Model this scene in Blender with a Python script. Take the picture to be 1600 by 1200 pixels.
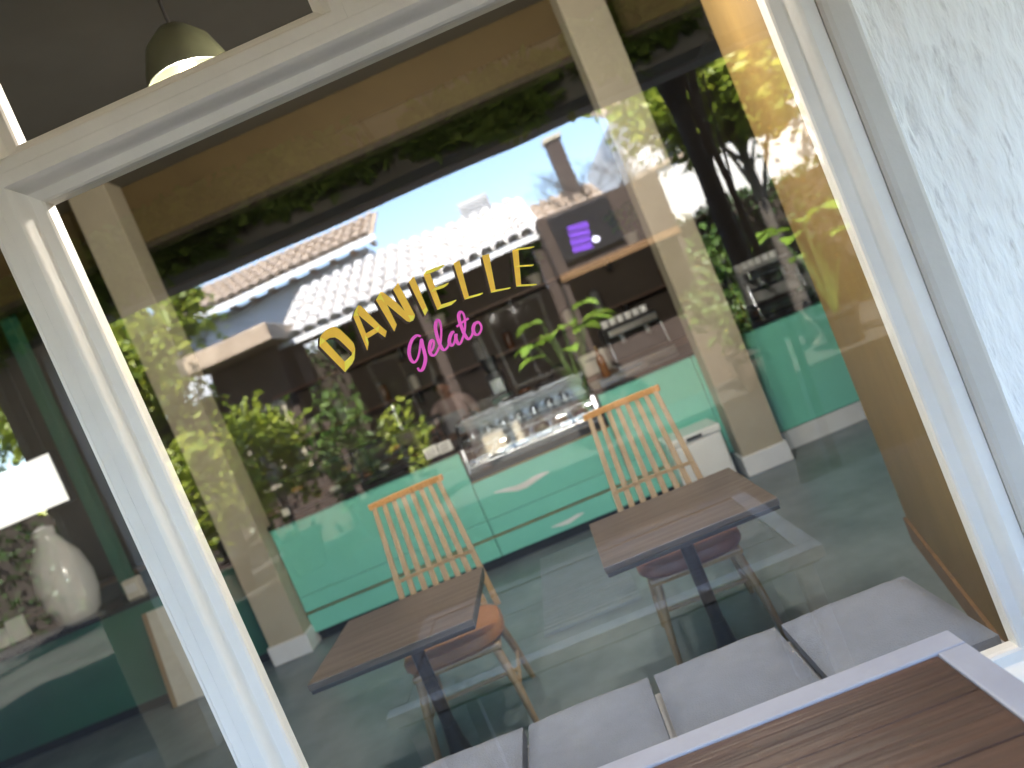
import bpy, bmesh, math, random
import numpy as np
from mathutils import Vector, Matrix, noise, geometry
R = math.radians
random.seed(7)
for o in list(bpy.data.objects): bpy.data.objects.remove(o)
scn = bpy.context.scene
col = scn.collection

# ------------------------------------------------------------------ camera
YAW, PITCH, ROLL = R(-2.425), R(-2.746), R(-22.956)
CAM = Vector((0, -1.67, 1.6)); FPX = 1100.0          # focal length in pixels of a 1600 px wide picture
fwd = Vector((math.sin(YAW)*math.cos(PITCH), math.cos(YAW)*math.cos(PITCH), math.sin(PITCH)))
rgt = Vector((math.cos(YAW), -math.sin(YAW), 0)); upv = rgt.cross(fwd)
CR = rgt*math.cos(ROLL) + upv*math.sin(ROLL); CU = -rgt*math.sin(ROLL) + upv*math.cos(ROLL)
M3 = Matrix((CR, CU, -fwd)).transposed()
cd = bpy.data.cameras.new('camera'); cam = bpy.data.objects.new('camera', cd); col.objects.link(cam)
cam.matrix_world = Matrix.Translation(CAM) @ M3.to_4x4()
cd.sensor_width = 36; cd.lens = 36*FPX/1600; cd.clip_start = .05; cd.clip_end = 400
cd.dof.use_dof = True; cd.dof.focus_distance = 1.75; cd.dof.aperture_fstop = 1.9
scn.camera = cam
def at(px, py, y=None, z=None):
    """point on the plane y=.. or z=.. seen at a pixel of the photograph"""
    d = M3 @ Vector((px-800, 600-py, -FPX))
    t = (y-CAM.y)/d.y if y is not None else (z-CAM.z)/d.z
    return CAM + d*t

# ------------------------------------------------------------------ sky, sun, exposure
SUN_EL, SUN_AZ = R(56), R(-14)
w = bpy.data.worlds.new('World'); scn.world = w; w.use_nodes = True
nt = w.node_tree; bg = nt.nodes['Background']; sky = nt.nodes.new('ShaderNodeTexSky')
sky.sky_type = 'NISHITA'; sky.sun_disc = False; sky.sun_elevation = SUN_EL; sky.sun_rotation = SUN_AZ
nt.links.new(sky.outputs[0], bg.inputs[0]); bg.inputs[1].default_value = .15
sl = bpy.data.lights.new('sun', 'SUN'); sl.energy = 4.5; sl.angle = R(.5); sl.color = (1, .95, .87)
so = bpy.data.objects.new('sun', sl); col.objects.link(so); so.location = (0, 5, 12)
sv = Vector((math.sin(SUN_AZ)*math.cos(SUN_EL), math.cos(SUN_AZ)*math.cos(SUN_EL), math.sin(SUN_EL)))
so.rotation_euler = (-sv).to_track_quat('-Z', 'Y').to_euler()
vs = scn.view_settings; vs.view_transform = 'Standard'; vs.look = 'None'; vs.gamma = 1; vs.exposure = 4.0
try: vs.use_curve_mapping = False
except Exception: pass
scn.render.engine = 'CYCLES'
scn.cycles.max_bounces = 10; scn.cycles.transparent_max_bounces = 24; scn.cycles.glossy_bounces = 5
scn.cycles.sample_clamp_indirect = 6
scn.cycles.caustics_reflective = False; scn.cycles.caustics_refractive = False

# ------------------------------------------------------------------ materials
MATS = {}
def mat(name, c, rough=.6, metal=0, c2=None, scale=6, mapv=(1,1,1), bump=0, bscale=60, spec=.5, detail=5, rvar=0, coat=0, island=0):
    m = bpy.data.materials.new(name); m.use_nodes = True; n = m.node_tree.nodes; L = m.node_tree.links
    b = n['Principled BSDF']; b.inputs['Roughness'].default_value = rough; b.inputs['Metallic'].default_value = metal
    b.inputs['Base Color'].default_value = (*c, 1); b.inputs['Specular IOR Level'].default_value = spec
    b.inputs['Coat Weight'].default_value = coat
    tc = n.new('ShaderNodeTexCoord'); mp = n.new('ShaderNodeMapping'); mp.inputs['Scale'].default_value = mapv
    L.new(tc.outputs['Object'], mp.inputs[0])
    if c2 is not None:
        t = n.new('ShaderNodeTexNoise'); t.inputs['Scale'].default_value = scale; t.inputs['Detail'].default_value = detail
        t.inputs['Roughness'].default_value = .62
        L.new(mp.outputs[0], t.inputs['Vector'])
        r = n.new('ShaderNodeValToRGB'); r.color_ramp.elements[0].position = .32; r.color_ramp.elements[1].position = .7
        r.color_ramp.elements[0].color = (*c2, 1); r.color_ramp.elements[1].color = (*c, 1)
        L.new(t.outputs[0], r.inputs[0]); out = r.outputs[0]
        if island:
            g = n.new('ShaderNodeNewGeometry'); hs = n.new('ShaderNodeHueSaturation')
            mr = n.new('ShaderNodeMapRange'); mr.inputs[3].default_value = 1-island; mr.inputs[4].default_value = 1+island
            L.new(g.outputs['Random Per Island'], mr.inputs[0]); L.new(mr.outputs[0], hs.inputs['Value'])
            L.new(out, hs.inputs['Color']); out = hs.outputs[0]
        L.new(out, b.inputs['Base Color'])
        if rvar:
            mr = n.new('ShaderNodeMapRange'); mr.inputs[3].default_value = rough+rvar; mr.inputs[4].default_value = max(.03, rough-rvar)
            L.new(t.outputs[0], mr.inputs[0]); L.new(mr.outputs[0], b.inputs['Roughness'])
    if bump:
        t2 = n.new('ShaderNodeTexNoise'); t2.inputs['Scale'].default_value = bscale; t2.inputs['Detail'].default_value = 4
        L.new(mp.outputs[0], t2.inputs['Vector'])
        bp = n.new('ShaderNodeBump'); bp.inputs['Strength'].default_value = bump; bp.inputs['Distance'].default_value = .01
        L.new(t2.outputs[0], bp.inputs['Height']); L.new(bp.outputs[0], b.inputs['Normal'])
    MATS[name] = m; return m
def emis(name, c, s):
    m = bpy.data.materials.new(name); m.use_nodes = True; b = m.node_tree.nodes['Principled BSDF']
    b.inputs['Base Color'].default_value = (*c, 1); b.inputs['Emission Color'].default_value = (*c, 1); b.inputs['Emission Strength'].default_value = s
    MATS[name] = m
def leafmat(name, a, b_, trans=.35):
    m = bpy.data.materials.new(name); m.use_nodes = True; n = m.node_tree.nodes; L = m.node_tree.links
    for x in list(n): n.remove(x)
    o = n.new('ShaderNodeOutputMaterial'); g = n.new('ShaderNodeNewGeometry'); r = n.new('ShaderNodeValToRGB')
    r.color_ramp.elements[0].color = (*a, 1); r.color_ramp.elements[1].color = (*b_, 1)
    L.new(g.outputs['Random Per Island'], r.inputs[0])
    d = n.new('ShaderNodeBsdfPrincipled'); d.inputs['Roughness'].default_value = .45; t = n.new('ShaderNodeBsdfTranslucent'); mx = n.new('ShaderNodeMixShader')
    mx.inputs[0].default_value = trans
    L.new(r.outputs[0], d.inputs['Base Color']); L.new(r.outputs[0], t.inputs[0]); L.new(d.outputs[0], mx.inputs[1]); L.new(t.outputs[0], mx.inputs[2]); L.new(mx.outputs[0], o.inputs[0])
    MATS[name] = m
def glassmat(name, ior, tint=(1,1,1), rough=0):
    """coated sheet glass: mirror reflection from its outer face, straight see-through"""
    m = bpy.data.materials.new(name); m.use_nodes = True; n = m.node_tree.nodes; L = m.node_tree.links
    for x in list(n): n.remove(x)
    o = n.new('ShaderNodeOutputMaterial'); t = n.new('ShaderNodeBsdfTransparent'); t.inputs[0].default_value = (*tint, 1)
    gl = n.new('ShaderNodeBsdfGlossy'); gl.inputs['Roughness'].default_value = rough
    fr = n.new('ShaderNodeFresnel'); fr.inputs[0].default_value = ior
    wt = n.new('ShaderNodeTexNoise'); wt.inputs['Scale'].default_value = 2.3; wt.inputs['Detail'].default_value = 1
    tcg = n.new('ShaderNodeTexCoord'); L.new(tcg.outputs['Object'], wt.inputs['Vector'])
    wb_ = n.new('ShaderNodeBump'); wb_.inputs['Strength'].default_value = .12; wb_.inputs['Distance'].default_value = .01
    L.new(wt.outputs[0], wb_.inputs['Height']); L.new(wb_.outputs[0], gl.inputs['Normal'])
    ge = n.new('ShaderNodeNewGeometry'); inv = n.new('ShaderNodeMath'); inv.operation = 'SUBTRACT'; inv.inputs[0].default_value = 1
    mu = n.new('ShaderNodeMath'); mu.operation = 'MULTIPLY'; mx = n.new('ShaderNodeMixShader')
    L.new(ge.outputs['Backfacing'], inv.inputs[1]); L.new(inv.outputs[0], mu.inputs[0]); L.new(fr.outputs[0], mu.inputs[1])
    L.new(mu.outputs[0], mx.inputs[0]); L.new(t.outputs[0], mx.inputs[1]); L.new(gl.outputs[0], mx.inputs[2]); L.new(mx.outputs[0], o.inputs[0])
    MATS[name] = m
def clearmat(name, tint=(1,1,1)):
    m = bpy.data.materials.new(name); m.use_nodes = True; n = m.node_tree.nodes; L = m.node_tree.links
    for x in list(n): n.remove(x)
    o = n.new('ShaderNodeOutputMaterial'); t = n.new('ShaderNodeBsdfTransparent'); t.inputs[0].default_value = (*tint, 1); L.new(t.outputs[0], o.inputs[0])
    MATS[name] = m

mat('frame', (.78,.735,.69), .42, c2=(.70,.66,.615), scale=4, bump=.15, bscale=30, detail=8, rvar=.1)
mat('casing', (.55,.50,.45), .5, c2=(.47,.43,.385), scale=3, bump=.15, bscale=30)
mat('stucco', (.87,.85,.82), .85, c2=(.56,.53,.51), scale=16, mapv=(2.2,1,.5), bump=.8, bscale=30, detail=7)  # darker streaks paint in the shade of trowel pits
cr_ = [n_ for n_ in MATS['stucco'].node_tree.nodes if n_.type == 'VALTORGB'][0].color_ramp.elements
cr_[0].position = .27; cr_[1].position = .42
mat('plain_stucco', (.78,.77,.75), .85, c2=(.70,.69,.67), scale=3, bump=.5, bscale=40)
mat('turquoise', (.20,.62,.49), .34, c2=(.185,.58,.455), scale=2, bump=.04, bscale=8, rvar=.08)
mat('deep_green', (.03,.15,.095), .35, c2=(.025,.12,.08), scale=2, rvar=.08)
mat('taupe', (.44,.39,.29), .7, c2=(.40,.35,.26), scale=2.5, bump=.15, bscale=50)
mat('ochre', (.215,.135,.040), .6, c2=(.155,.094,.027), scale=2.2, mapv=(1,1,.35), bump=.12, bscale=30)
mat('reflected_ochre', (.115,.076,.028), .65, c2=(.09,.058,.021), scale=2, bump=.1)
mat('ochre_ceiling', (.58,.36,.11), .6, c2=(.50,.30,.09), scale=1.5, bump=.1, bscale=20)
mat('white_trim', (.78,.79,.80), .4, c2=(.70,.71,.72), scale=5)
mat('black_top', (.012,.012,.014), .18, c2=(.02,.02,.022), scale=9, rvar=.06)
mat('black_metal', (.012,.012,.013), .42, metal=.2, c2=(.018,.018,.02), scale=20)
mat('black_plastic', (.015,.015,.017), .3, c2=(.02,.02,.022), scale=20)
mat('brass', (.62,.42,.16), .3, metal=1, c2=(.5,.34,.13), scale=8)
mat('steel', (.55,.58,.62), .24, metal=1, c2=(.45,.48,.52), scale=5, mapv=(1,8,1), rvar=.08)
mat('concrete', (.19,.225,.232), .32, c2=(.105,.13,.138), scale=2.6, bump=.08, bscale=14, detail=9, rvar=.1)
mat('glare_grey', (.21,.26,.27), .6, c2=(.18,.22,.23), scale=8, bump=.2)
mat('dark_ceiling', (.10,.095,.085), .8, c2=(.08,.076,.068), scale=2)
mat('back_wall', (.115,.088,.068), .75, c2=(.085,.064,.05), scale=1.4, bump=.1, bscale=30)
mat('side_wall', (.14,.12,.09), .75, c2=(.11,.095,.07), scale=1.4)
mat('oak', (.36,.255,.14), .4, c2=(.27,.185,.095), scale=5, mapv=(6,6,.5), bump=.08, bscale=20, detail=8)
mat('honey_oak', (.50,.27,.09), .4, c2=(.38,.19,.06), scale=5, mapv=(.6,6,6), bump=.08, bscale=20, detail=8)
mat('leather_tan', (.29,.13,.045), .45, c2=(.21,.09,.03), scale=6, bump=.2, bscale=120)
mat('leather_brown', (.20,.085,.062), .42, c2=(.14,.06,.045), scale=7, bump=.2, bscale=120)
mat('table_wood', (.125,.10,.083), .38, c2=(.06,.046,.037), scale=4, mapv=(.6,9,9), bump=.15, bscale=12, detail=9, rvar=.1)
mat('walnut', (.115,.058,.036), .4, c2=(.03,.016,.012), scale=3.2, mapv=(.5,9,9), bump=.25, bscale=9, detail=9, rvar=.12, spec=.3)
mat('table_rim', (.36,.36,.41), .4, c2=(.30,.30,.35), scale=5, bump=.05)
mat('cushion', (.22,.24,.29), .9, c2=(.175,.19,.235), scale=5, bump=.45, bscale=200, spec=.2)
mat('bench', (.40,.40,.42), .6, c2=(.34,.34,.36), scale=4)
mat('olive', (.045,.046,.024), .45, c2=(.033,.034,.018), scale=8)
mat('cream', (.72,.68,.58), .6, c2=(.64,.60,.50), scale=10)
mat('white_ceramic', (.82,.82,.80), .15, c2=(.78,.78,.76), scale=4)
mat('paper', (.8,.79,.76), .8)
mat('jar_brown', (.16,.07,.035), .25, c2=(.12,.05,.025), scale=8)
mat('bottle_green', (.02,.07,.035), .12)
mat('bottle_amber', (.22,.085,.02), .12)
mat('machine_green', (.03,.10,.075), .35, c2=(.02,.075,.055), scale=8)
mat('stone', (.36,.36,.35), .6, c2=(.22,.22,.22), scale=8, bump=.2)
mat('back_wood', (.20,.115,.07), .5, c2=(.13,.07,.042), scale=4, mapv=(.5,8,8), detail=8)
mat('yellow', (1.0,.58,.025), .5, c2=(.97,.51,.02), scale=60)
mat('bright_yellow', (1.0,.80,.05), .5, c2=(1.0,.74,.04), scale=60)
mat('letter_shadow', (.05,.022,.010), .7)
mat('pink', (.98,.10,.58), .5, c2=(.95,.085,.54), scale=60)
mat('skin', (.33,.18,.125), .5, c2=(.30,.155,.105), scale=10)
mat('hair', (.018,.012,.01), .5, c2=(.03,.02,.015), scale=40)
mat('shirt', (.36,.27,.25), .85, c2=(.31,.23,.215), scale=9, bump=.25, bscale=40)
mat('apron', (.33,.34,.36), .85, c2=(.28,.29,.31), scale=9)
mat('trousers', (.03,.03,.035), .9)
mat('terracotta', (.30,.13,.075), .8, c2=(.24,.10,.055), scale=6, bump=.2)
mat('white_tile', (.72,.70,.67), .7, c2=(.55,.52,.49), scale=3, bump=.2)
mat('tan_tile', (.46,.37,.28), .8, c2=(.30,.23,.17), scale=3, bump=.2)
mat('white_wall', (.70,.69,.67), .85, c2=(.60,.59,.57), scale=1.2, bump=.2)
mat('blue_wall', (.42,.44,.47), .85, c2=(.36,.38,.41), scale=1.2, bump=.2)
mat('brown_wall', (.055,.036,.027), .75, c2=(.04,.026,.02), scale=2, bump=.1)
mat('wood_beam', (.20,.11,.045), .6, c2=(.14,.075,.03), scale=4, mapv=(.5,6,6))
mat('dark_glass', (.02,.024,.025), .06)
mat('ac_grey', (.42,.42,.42), .5, c2=(.36,.36,.36), scale=5)
mat('paving', (.048,.046,.043), .9, c2=(.032,.031,.029), scale=2, bump=.3, spec=.05)
mat('porch_tile', (.13,.12,.105), .85, c2=(.10,.092,.08), scale=3, bump=.1, spec=.08)
mat('beam_grey', (.48,.43,.36), .7, c2=(.38,.34,.28), scale=3, bump=.15)
mat('bark', (.022,.018,.015), .9, c2=(.012,.010,.009), scale=9, mapv=(3,3,.6), bump=.7, bscale=18)
mat('bark_grey', (.10,.085,.07), .9, c2=(.06,.05,.04), scale=9, mapv=(3,3,.6), bump=.7, bscale=18)
mat('bark_pale', (.30,.25,.22), .9, c2=(.10,.08,.07), scale=7, mapv=(4,4,.4), bump=.9, bscale=14)
mat('soil', (.03,.022,.016), .95, bump=.5)
leafmat('leaf_dark', (.022,.055,.012), (.06,.11,.025))
leafmat('leaf_mid', (.05,.11,.018), (.12,.19,.03))
leafmat('leaf_vine', (.15,.26,.03), (.36,.48,.09))
leafmat('leaf_lime', (.13,.20,.015), (.33,.37,.035), .4)
leafmat('leaf_broad', (.12,.24,.02), (.22,.33,.03), .35)
emis('bulb', (1,.72,.36), 1.3)
emis('purple_light', (.13,.04,.42), .22)
emis('white_light', (.8,.8,1), .9)
emis('lightbox', (1,.97,.9), .075)
glassmat('glass_coated', 2.25, (.97,.985,.975), .012)
glassmat('glass_plain', 1.45, (.97,.985,.98))
clearmat('glass_body', (.985,.99,.985))
glassmat('case_glass', 1.6, (.93,.96,.96), .02)

# ------------------------------------------------------------------ mesh helpers
class MB:
    def __init__(s): s.v = []; s.f = []; s.m = []
    def add(s, vs_, fs, mi=0):
        k = len(s.v); s.v += [tuple(v) for v in vs_]; s.f += [tuple(i+k for i in f) for f in fs]; s.m += [mi]*len(fs); return s
    def box(s, x0, x1, y0, y1, z0, z1, mi=0, M=None):
        v = [Vector((x,y,z)) for z in (z0,z1) for y in (y0,y1) for x in (x0,x1)]
        if M is not None: v = [M @ p for p in v]
        return s.add(v, [(0,2,3,1),(4,5,7,6),(0,1,5,4),(2,6,7,3),(0,4,6,2),(1,3,7,5)], mi)
    def bar(s, a, b, wd, th, up=(0,0,1), mi=0, w2=None, t2=None):
        """tapered rectangular bar from a to b"""
        a, b = Vector(a), Vector(b); d = (b-a).normalized(); u = Vector(up)
        if abs(d.dot(u)) > .98: u = Vector((0,1,0))
        x = d.cross(u).normalized(); y = x.cross(d); v = []
        for p, ww, tt in ((a, wd, th), (b, w2 or wd, t2 or th)):
            v += [p+x*ww/2*i+y*tt/2*j for i, j in ((-1,-1),(1,-1),(1,1),(-1,1))]
        return s.add(v, [(3,2,1,0),(4,5,6,7),(0,1,5,4),(1,2,6,5),(2,3,7,6),(3,0,4,7)], mi)
    def tube(s, pts, rad, n=10, mi=0, cap=True):
        pts = [Vector(p) for p in pts]; rs = rad if isinstance(rad, (list, tuple)) else [rad]*len(pts); v = []; f = []
        for i, p in enumerate(pts):
            d = (pts[min(i+1, len(pts)-1)] - pts[max(i-1, 0)]).normalized()
            u = Vector((0,0,1)) if abs(d.z) < .9 else Vector((1,0,0))
            x = d.cross(u).normalized(); y = d.cross(x)
            v += [p + (x*math.cos(2*math.pi*k/n) + y*math.sin(2*math.pi*k/n))*rs[i] for k in range(n)]
        for i in range(len(pts)-1):
            for k in range(n):
                f.append((i*n+k, i*n+(k+1)%n, (i+1)*n+(k+1)%n, (i+1)*n+k))
        if cap: f.append(tuple(range(n))[::-1]); f.append(tuple((len(pts)-1)*n+k for k in range(n)))
        return s.add(v, f, mi)
    def lathe(s, prof, c=(0,0,0), n=24, mi=0):
        v = []; f = []; c = Vector(c)
        for r_, z in prof:
            v += [c + Vector((r_*math.cos(2*math.pi*k/n), r_*math.sin(2*math.pi*k/n), z)) for k in range(n)]
        for i in range(len(prof)-1):
            for k in range(n): f.append((i*n+k, i*n+(k+1)%n, (i+1)*n+(k+1)%n, (i+1)*n+k))
        f.append(tuple(range(n))[::-1]); f.append(tuple((len(prof)-1)*n+k for k in range(n)))
        return s.add(v, f, mi)
    def build(s, name, mats, parent=None, smooth=False, bevel=0, loc=None):
        me = bpy.data.meshes.new(name); me.from_pydata(s.v, [], s.f); me.update()
        if isinstance(mats, str): mats = [mats]
        for m in mats: me.materials.append(MATS[m])
        me.polygons.foreach_set('material_index', s.m)
        if smooth:
            me.polygons.foreach_set('use_smooth', [True]*len(me.polygons))
            try: me.set_sharp_from_angle(angle=R(38))
            except Exception: pass
        o = bpy.data.objects.new(name, me); col.objects.link(o)
        if parent: o.parent = parent; 
        if loc is not None: o.location = loc
        if bevel:
            b = o.modifiers.new('bevel', 'BEVEL'); b.width = bevel; b.segments = 2; b.limit_method = 'ANGLE'
        return o
def box(name, m, x0, x1, y0, y1, z0, z1, parent=None, bevel=0):
    return MB().box(x0, x1, y0, y1, z0, z1).build(name, m, parent, bevel=bevel)
def tag(o, label=None, cat=None, group=None, kind=None):
    if label: o['label'] = label
    if cat: o['category'] = cat
    if group: o['group'] = group
    if kind: o['kind'] = kind
    return o
def empty(name, label, cat, loc=(0,0,0), rz=0, group=None):
    o = bpy.data.objects.new(name, None); col.objects.link(o); o.location = loc; o.rotation_euler.z = rz; o.empty_display_size = .1
    return tag(o, label, cat, group)
def copy_tree(o, parent=None):
    c = o.copy(); col.objects.link(c); c.parent = parent
    for ch in [x for x in bpy.data.objects if x.parent == o]: copy_tree(ch, c)
    return c
def struct(o): o['kind'] = 'structure'; return o

# ------------------------------------------------------------------ ground, porch, shop shell
g = MB().box(-90, 90, -120, 40, -.5, -.12).build('courtyard_ground', 'paving'); struct(g)
struct(box('porch_floor', 'porch_tile', -9, 9, -3.0, .1, -.3, 0))
struct(box('shop_floor', 'concrete', -6.6, 3.4, .1, 7.5, -.2, .002))

def stucco_panel(name, x0, x1, z0, z1, y, step, amp, parent=None):
    nx = int((x1-x0)/step); nz = int((z1-z0)/step); v = []; f = []
    for j in range(nz+1):
        for i in range(nx+1):
            x = x0+(x1-x0)*i/nx; z = z0+(z1-z0)*j/nz
            p = Vector((x*9, 3.3, z*5.5))
            a = noise.noise(p)*.5 + noise.noise(p*2.7)*.3 + noise.noise(Vector((x*60, 1, z*22)))*.28
            q = noise.noise(Vector((x*30+9, 7, z*9)))
            pit = -max(0, q-.38)*1.6
            e = min(1, i/3)*min(1, (nx-i)/3)
            v.append((x, y-(a+pit)*amp*e, z))
    for j in range(nz):
        for i in range(nx):
            k = j*(nx+1)+i; f.append((k, k+1, k+nx+2, k+nx+1))
    mb = MB().add(v, f); mb.box(x0, x1, y+.02, y+.2, z0, z1)
    return mb.build(name, 'stucco', parent, smooth=True)
sw = stucco_panel('stucco_wall', .946, 3.4, 0, 3.14, -.055, .011, .016)
tag(sw, 'white rough trowelled stucco wall beside the right window jamb', 'wall')
wb = box('stucco_dado', 'plain_stucco', -2.84, .944, -.02, .13, 0, .395)
tag(wb, 'low white stucco wall under the shop windows', 'wall')
wl = box('stucco_wall', 'plain_stucco', -6.6, -2.85, -.05, .15, 0, 3.14)
tag(wl, 'white stucco wall past the left window pane', 'wall')
bld = empty('shop_building', 'shop building over the porch, upper storey added to shade the courtyard, seen from inside its arcade', 'building')
box('shading_storey', 'plain_stucco', -9, 9, -2.95, 7.7, 4.12, 6.9, bld)  # unseen storey, built tall to throw the courtyard into shade
box('fascia_wall', 'plain_stucco', -9, 9, -.05, .15, 3.145, 4.118, bld)
box('arcade_wall', 'plain_stucco', -9, 9, -2.95, -2.76, 2.78, 4.117, bld)
for x in (-6.2, -2.95, 2.95, 6.2):
    box('arcade_column', 'beam_grey', x-.18, x+.18, -2.93, -2.57, 0, 2.779, bld, .01)
box('arcade_beam', 'beam_grey', -9, 9, -2.755, -2.5, 2.77, 3.15, bld, .008)
box('side_wall', 'plain_stucco', 3.42, 3.7, .16, 7.7, 0, 4.117, bld)
box('side_wall', 'plain_stucco', -6.9, -6.62, .16, 7.7, 0, 4.117, bld)
box('rear_wall', 'plain_stucco', -6.9, 3.7, 7.72, 7.9, 0, 4.117, bld)
pc = MB()
pc.box(-9, 9, -2.49, -.06, 3.16, 3.3)
struct(pc.build('porch_ceiling', 'ochre_ceiling'))
struct(box('shop_ceiling', 'dark_ceiling', -6.6, 3.4, .16, 7.6, 4.0, 4.1))
bw = box('back_wall', 'back_wall', -6.6, 3.4, 7.3, 7.45, .004, 3.998); tag(bw, 'dark brown plastered wall behind the counters', 'wall')
rw = box('inner_wall', 'side_wall', 3.3, 3.4, .16, 7.29, .004, 3.998); tag(rw, 'taupe inner wall beyond the ochre side wall', 'wall')
lw = box('inner_wall', 'side_wall', -6.6, -6.5, .16, 7.29, .004, 3.998); tag(lw, 'taupe inner wall at the far end of the darkened counter', 'wall')
bh = empty('reflection_band', 'added ochre band under the shop ceiling, standing in for the porch ceiling reflection', 'reflection_band')  # added part; its ochre imitates the porch ceiling mirrored in the glass
box('face', 'reflected_ochre', -6.48, 3.28, 3.99, 4.12, 3.52, 3.996, bh, .006)
box('reflection_band_trim', 'brown_wall', -6.48, 3.28, 3.984, 4.125, 3.47, 3.517, bh, .004)
pier = empty('ochre_wall', 'broad ochre painted side wall running back from the right window jamb', 'wall')
def slant(name, m, off, z0, z1, th=.16):
    a, b = Vector((.925,.16,0)), Vector((1.335,1.66,0)); d = (b-a).normalized(); nr = Vector((d.y,-d.x,0))
    pts = [a-nr*off, b-nr*off+d*off, b+nr*th+d*off, a+nr*th]
    v = [(p.x,p.y,z) for z in (z0,z1) for p in pts]
    return MB().add(v, [(3,2,1,0),(4,5,6,7),(0,1,5,4),(1,2,6,5),(2,3,7,6),(3,0,4,7)]).build(name, m, pier, bevel=.004)
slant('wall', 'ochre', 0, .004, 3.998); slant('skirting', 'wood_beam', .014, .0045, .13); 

# ------------------------------------------------------------------ shopfront window
win = empty('shop_window', 'pale painted shop window with arched yellow and pink lettering on its glass', 'window')
GX0, GX1, GZ0, GZ1 = -.92, .80, .47, 2.345
PROF = [(0,.03),(0,-.006),(.004,-.012),(.014,-.017),(.024,-.021),(.0265,-.024),(.0285,-.028),(.031,-.036),(.035,-.0485),(.039,-.056),(.044,-.0605),(.051,-.0625),(.0722,-.0625),(.0724,-.0620),(.0724,.03)]
def ring(name, x0, x1, z0, z1, parent, m='frame'):
    v = []; f = []; n = len(PROF)
    for s_, y in PROF:
        v += [(x0-s_, y, z0-s_), (x1+s_, y, z0-s_), (x1+s_, y, z1+s_), (x0-s_, y, z1+s_)]
    for i in range(n):
        j = (i+1) % n
        for k in range(4):
            l = (k+1) % 4; f.append((i*4+k, i*4+l, j*4+l, j*4+k))
    o = MB().add(v, f).build(name, m, parent, smooth=True)
    bm = bmesh.new(); bm.from_mesh(o.data); bmesh.ops.recalc_face_normals(bm, faces=bm.faces); bm.to_mesh(o.data); bm.free()
    try: o.data.set_sharp_from_angle(angle=R(25))
    except Exception: pass
    return o
def pane(x0, x1, z0, z1, parent, m='glass_coated'):
    mb = MB(); mb.box(x0-.004, x1+.004, 0, .008, z0-.004, z1+.004, 1)
    mb.m[2] = 0     # the face towards the porch carries the coating
    return mb.build('pane', [m, 'glass_body'], parent)
main = None
for x0, x1, z0, z1, mm in ((GX0, GX1, GZ0, GZ1, 'glass_coated'), (-2.70, -1.065, GZ0, GZ1, 'glass_coated'), (-.92, -.159, 2.490, 3.07, 'glass_plain'), (-.014, .80, 2.490, 3.07, 'glass_plain'), (-2.70, -1.065, 2.490, 3.07, 'glass_plain')):
    fr = ring('frame', x0, x1, z0, z1, win)
    p = pane(x0, x1, z0, z1, win, mm)
    if main is None: main = p
MB().box(.8745, .944, -.078, .03, .0, 3.14).build('casing', 'casing', win, bevel=.014)
MB().box(-2.845, -2.775, -.078, .03, .0, 3.14).build('casing', 'casing', win, bevel=.014)
MB().box(-2.773, .873, -.075, .028, .372, .3975).build('sill', 'frame', win, bevel=.006)

# lettering: flat vinyl on the outer face of the glass
def flat(name, polys, parent):
    mb = MB(); mats = []
    for (pts, m, yo, holes) in polys:
        if m not in mats: mats.append(m)
        loops = [[at(px, py, y=-yo) for px, py in l] for l in [pts]+holes]
        flatv = [p for l in loops for p in l]
        tris = geometry.tessellate_polygon([[Vector((p.x, p.z, 0)) for p in l] for l in loops])
        fs = []
        for t in tris:
            a, b, c = (flatv[i] for i in t)
            nrm = (b-a).cross(c-a)
            fs.append(t if nrm.y < 0 else t[::-1])
        mb.add(flatv, fs, mats.index(m))
    return mb.build(name, mats, parent)
def A_(l): return [(490+x/7.5, 430+y/7.5) for x, y in l]
def B_(l): return [(640+x/7.5, 380+y/7.5) for x, y in l]
def C_(l): return [(620+x/10, 470+y/10) for x, y in l]
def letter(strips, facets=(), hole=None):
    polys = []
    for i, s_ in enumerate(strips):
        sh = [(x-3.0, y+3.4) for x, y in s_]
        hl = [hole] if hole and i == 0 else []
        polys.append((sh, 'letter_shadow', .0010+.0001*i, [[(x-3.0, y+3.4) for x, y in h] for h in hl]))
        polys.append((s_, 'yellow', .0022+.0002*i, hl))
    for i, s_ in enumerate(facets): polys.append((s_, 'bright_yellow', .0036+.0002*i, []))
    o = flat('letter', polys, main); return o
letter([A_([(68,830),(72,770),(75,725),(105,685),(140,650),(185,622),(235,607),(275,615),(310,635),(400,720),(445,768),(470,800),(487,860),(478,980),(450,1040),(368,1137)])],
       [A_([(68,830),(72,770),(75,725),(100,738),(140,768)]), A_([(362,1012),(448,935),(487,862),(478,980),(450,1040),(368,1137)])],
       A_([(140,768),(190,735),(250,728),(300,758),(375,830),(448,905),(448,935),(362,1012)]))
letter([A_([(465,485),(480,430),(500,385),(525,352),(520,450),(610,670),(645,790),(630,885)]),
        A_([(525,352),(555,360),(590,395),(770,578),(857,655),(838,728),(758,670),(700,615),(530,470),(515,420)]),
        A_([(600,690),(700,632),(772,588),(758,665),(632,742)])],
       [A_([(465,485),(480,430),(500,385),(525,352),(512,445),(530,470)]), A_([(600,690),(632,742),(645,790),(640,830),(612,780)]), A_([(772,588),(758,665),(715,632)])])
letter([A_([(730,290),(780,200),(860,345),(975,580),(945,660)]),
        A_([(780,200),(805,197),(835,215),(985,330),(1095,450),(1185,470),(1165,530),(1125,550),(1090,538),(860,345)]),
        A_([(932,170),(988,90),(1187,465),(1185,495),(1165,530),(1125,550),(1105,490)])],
       [A_([(730,290),(780,200),(835,322),(795,285)]), A_([(1105,470),(1187,470),(1165,530),(1125,550),(1135,520)])])
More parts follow.
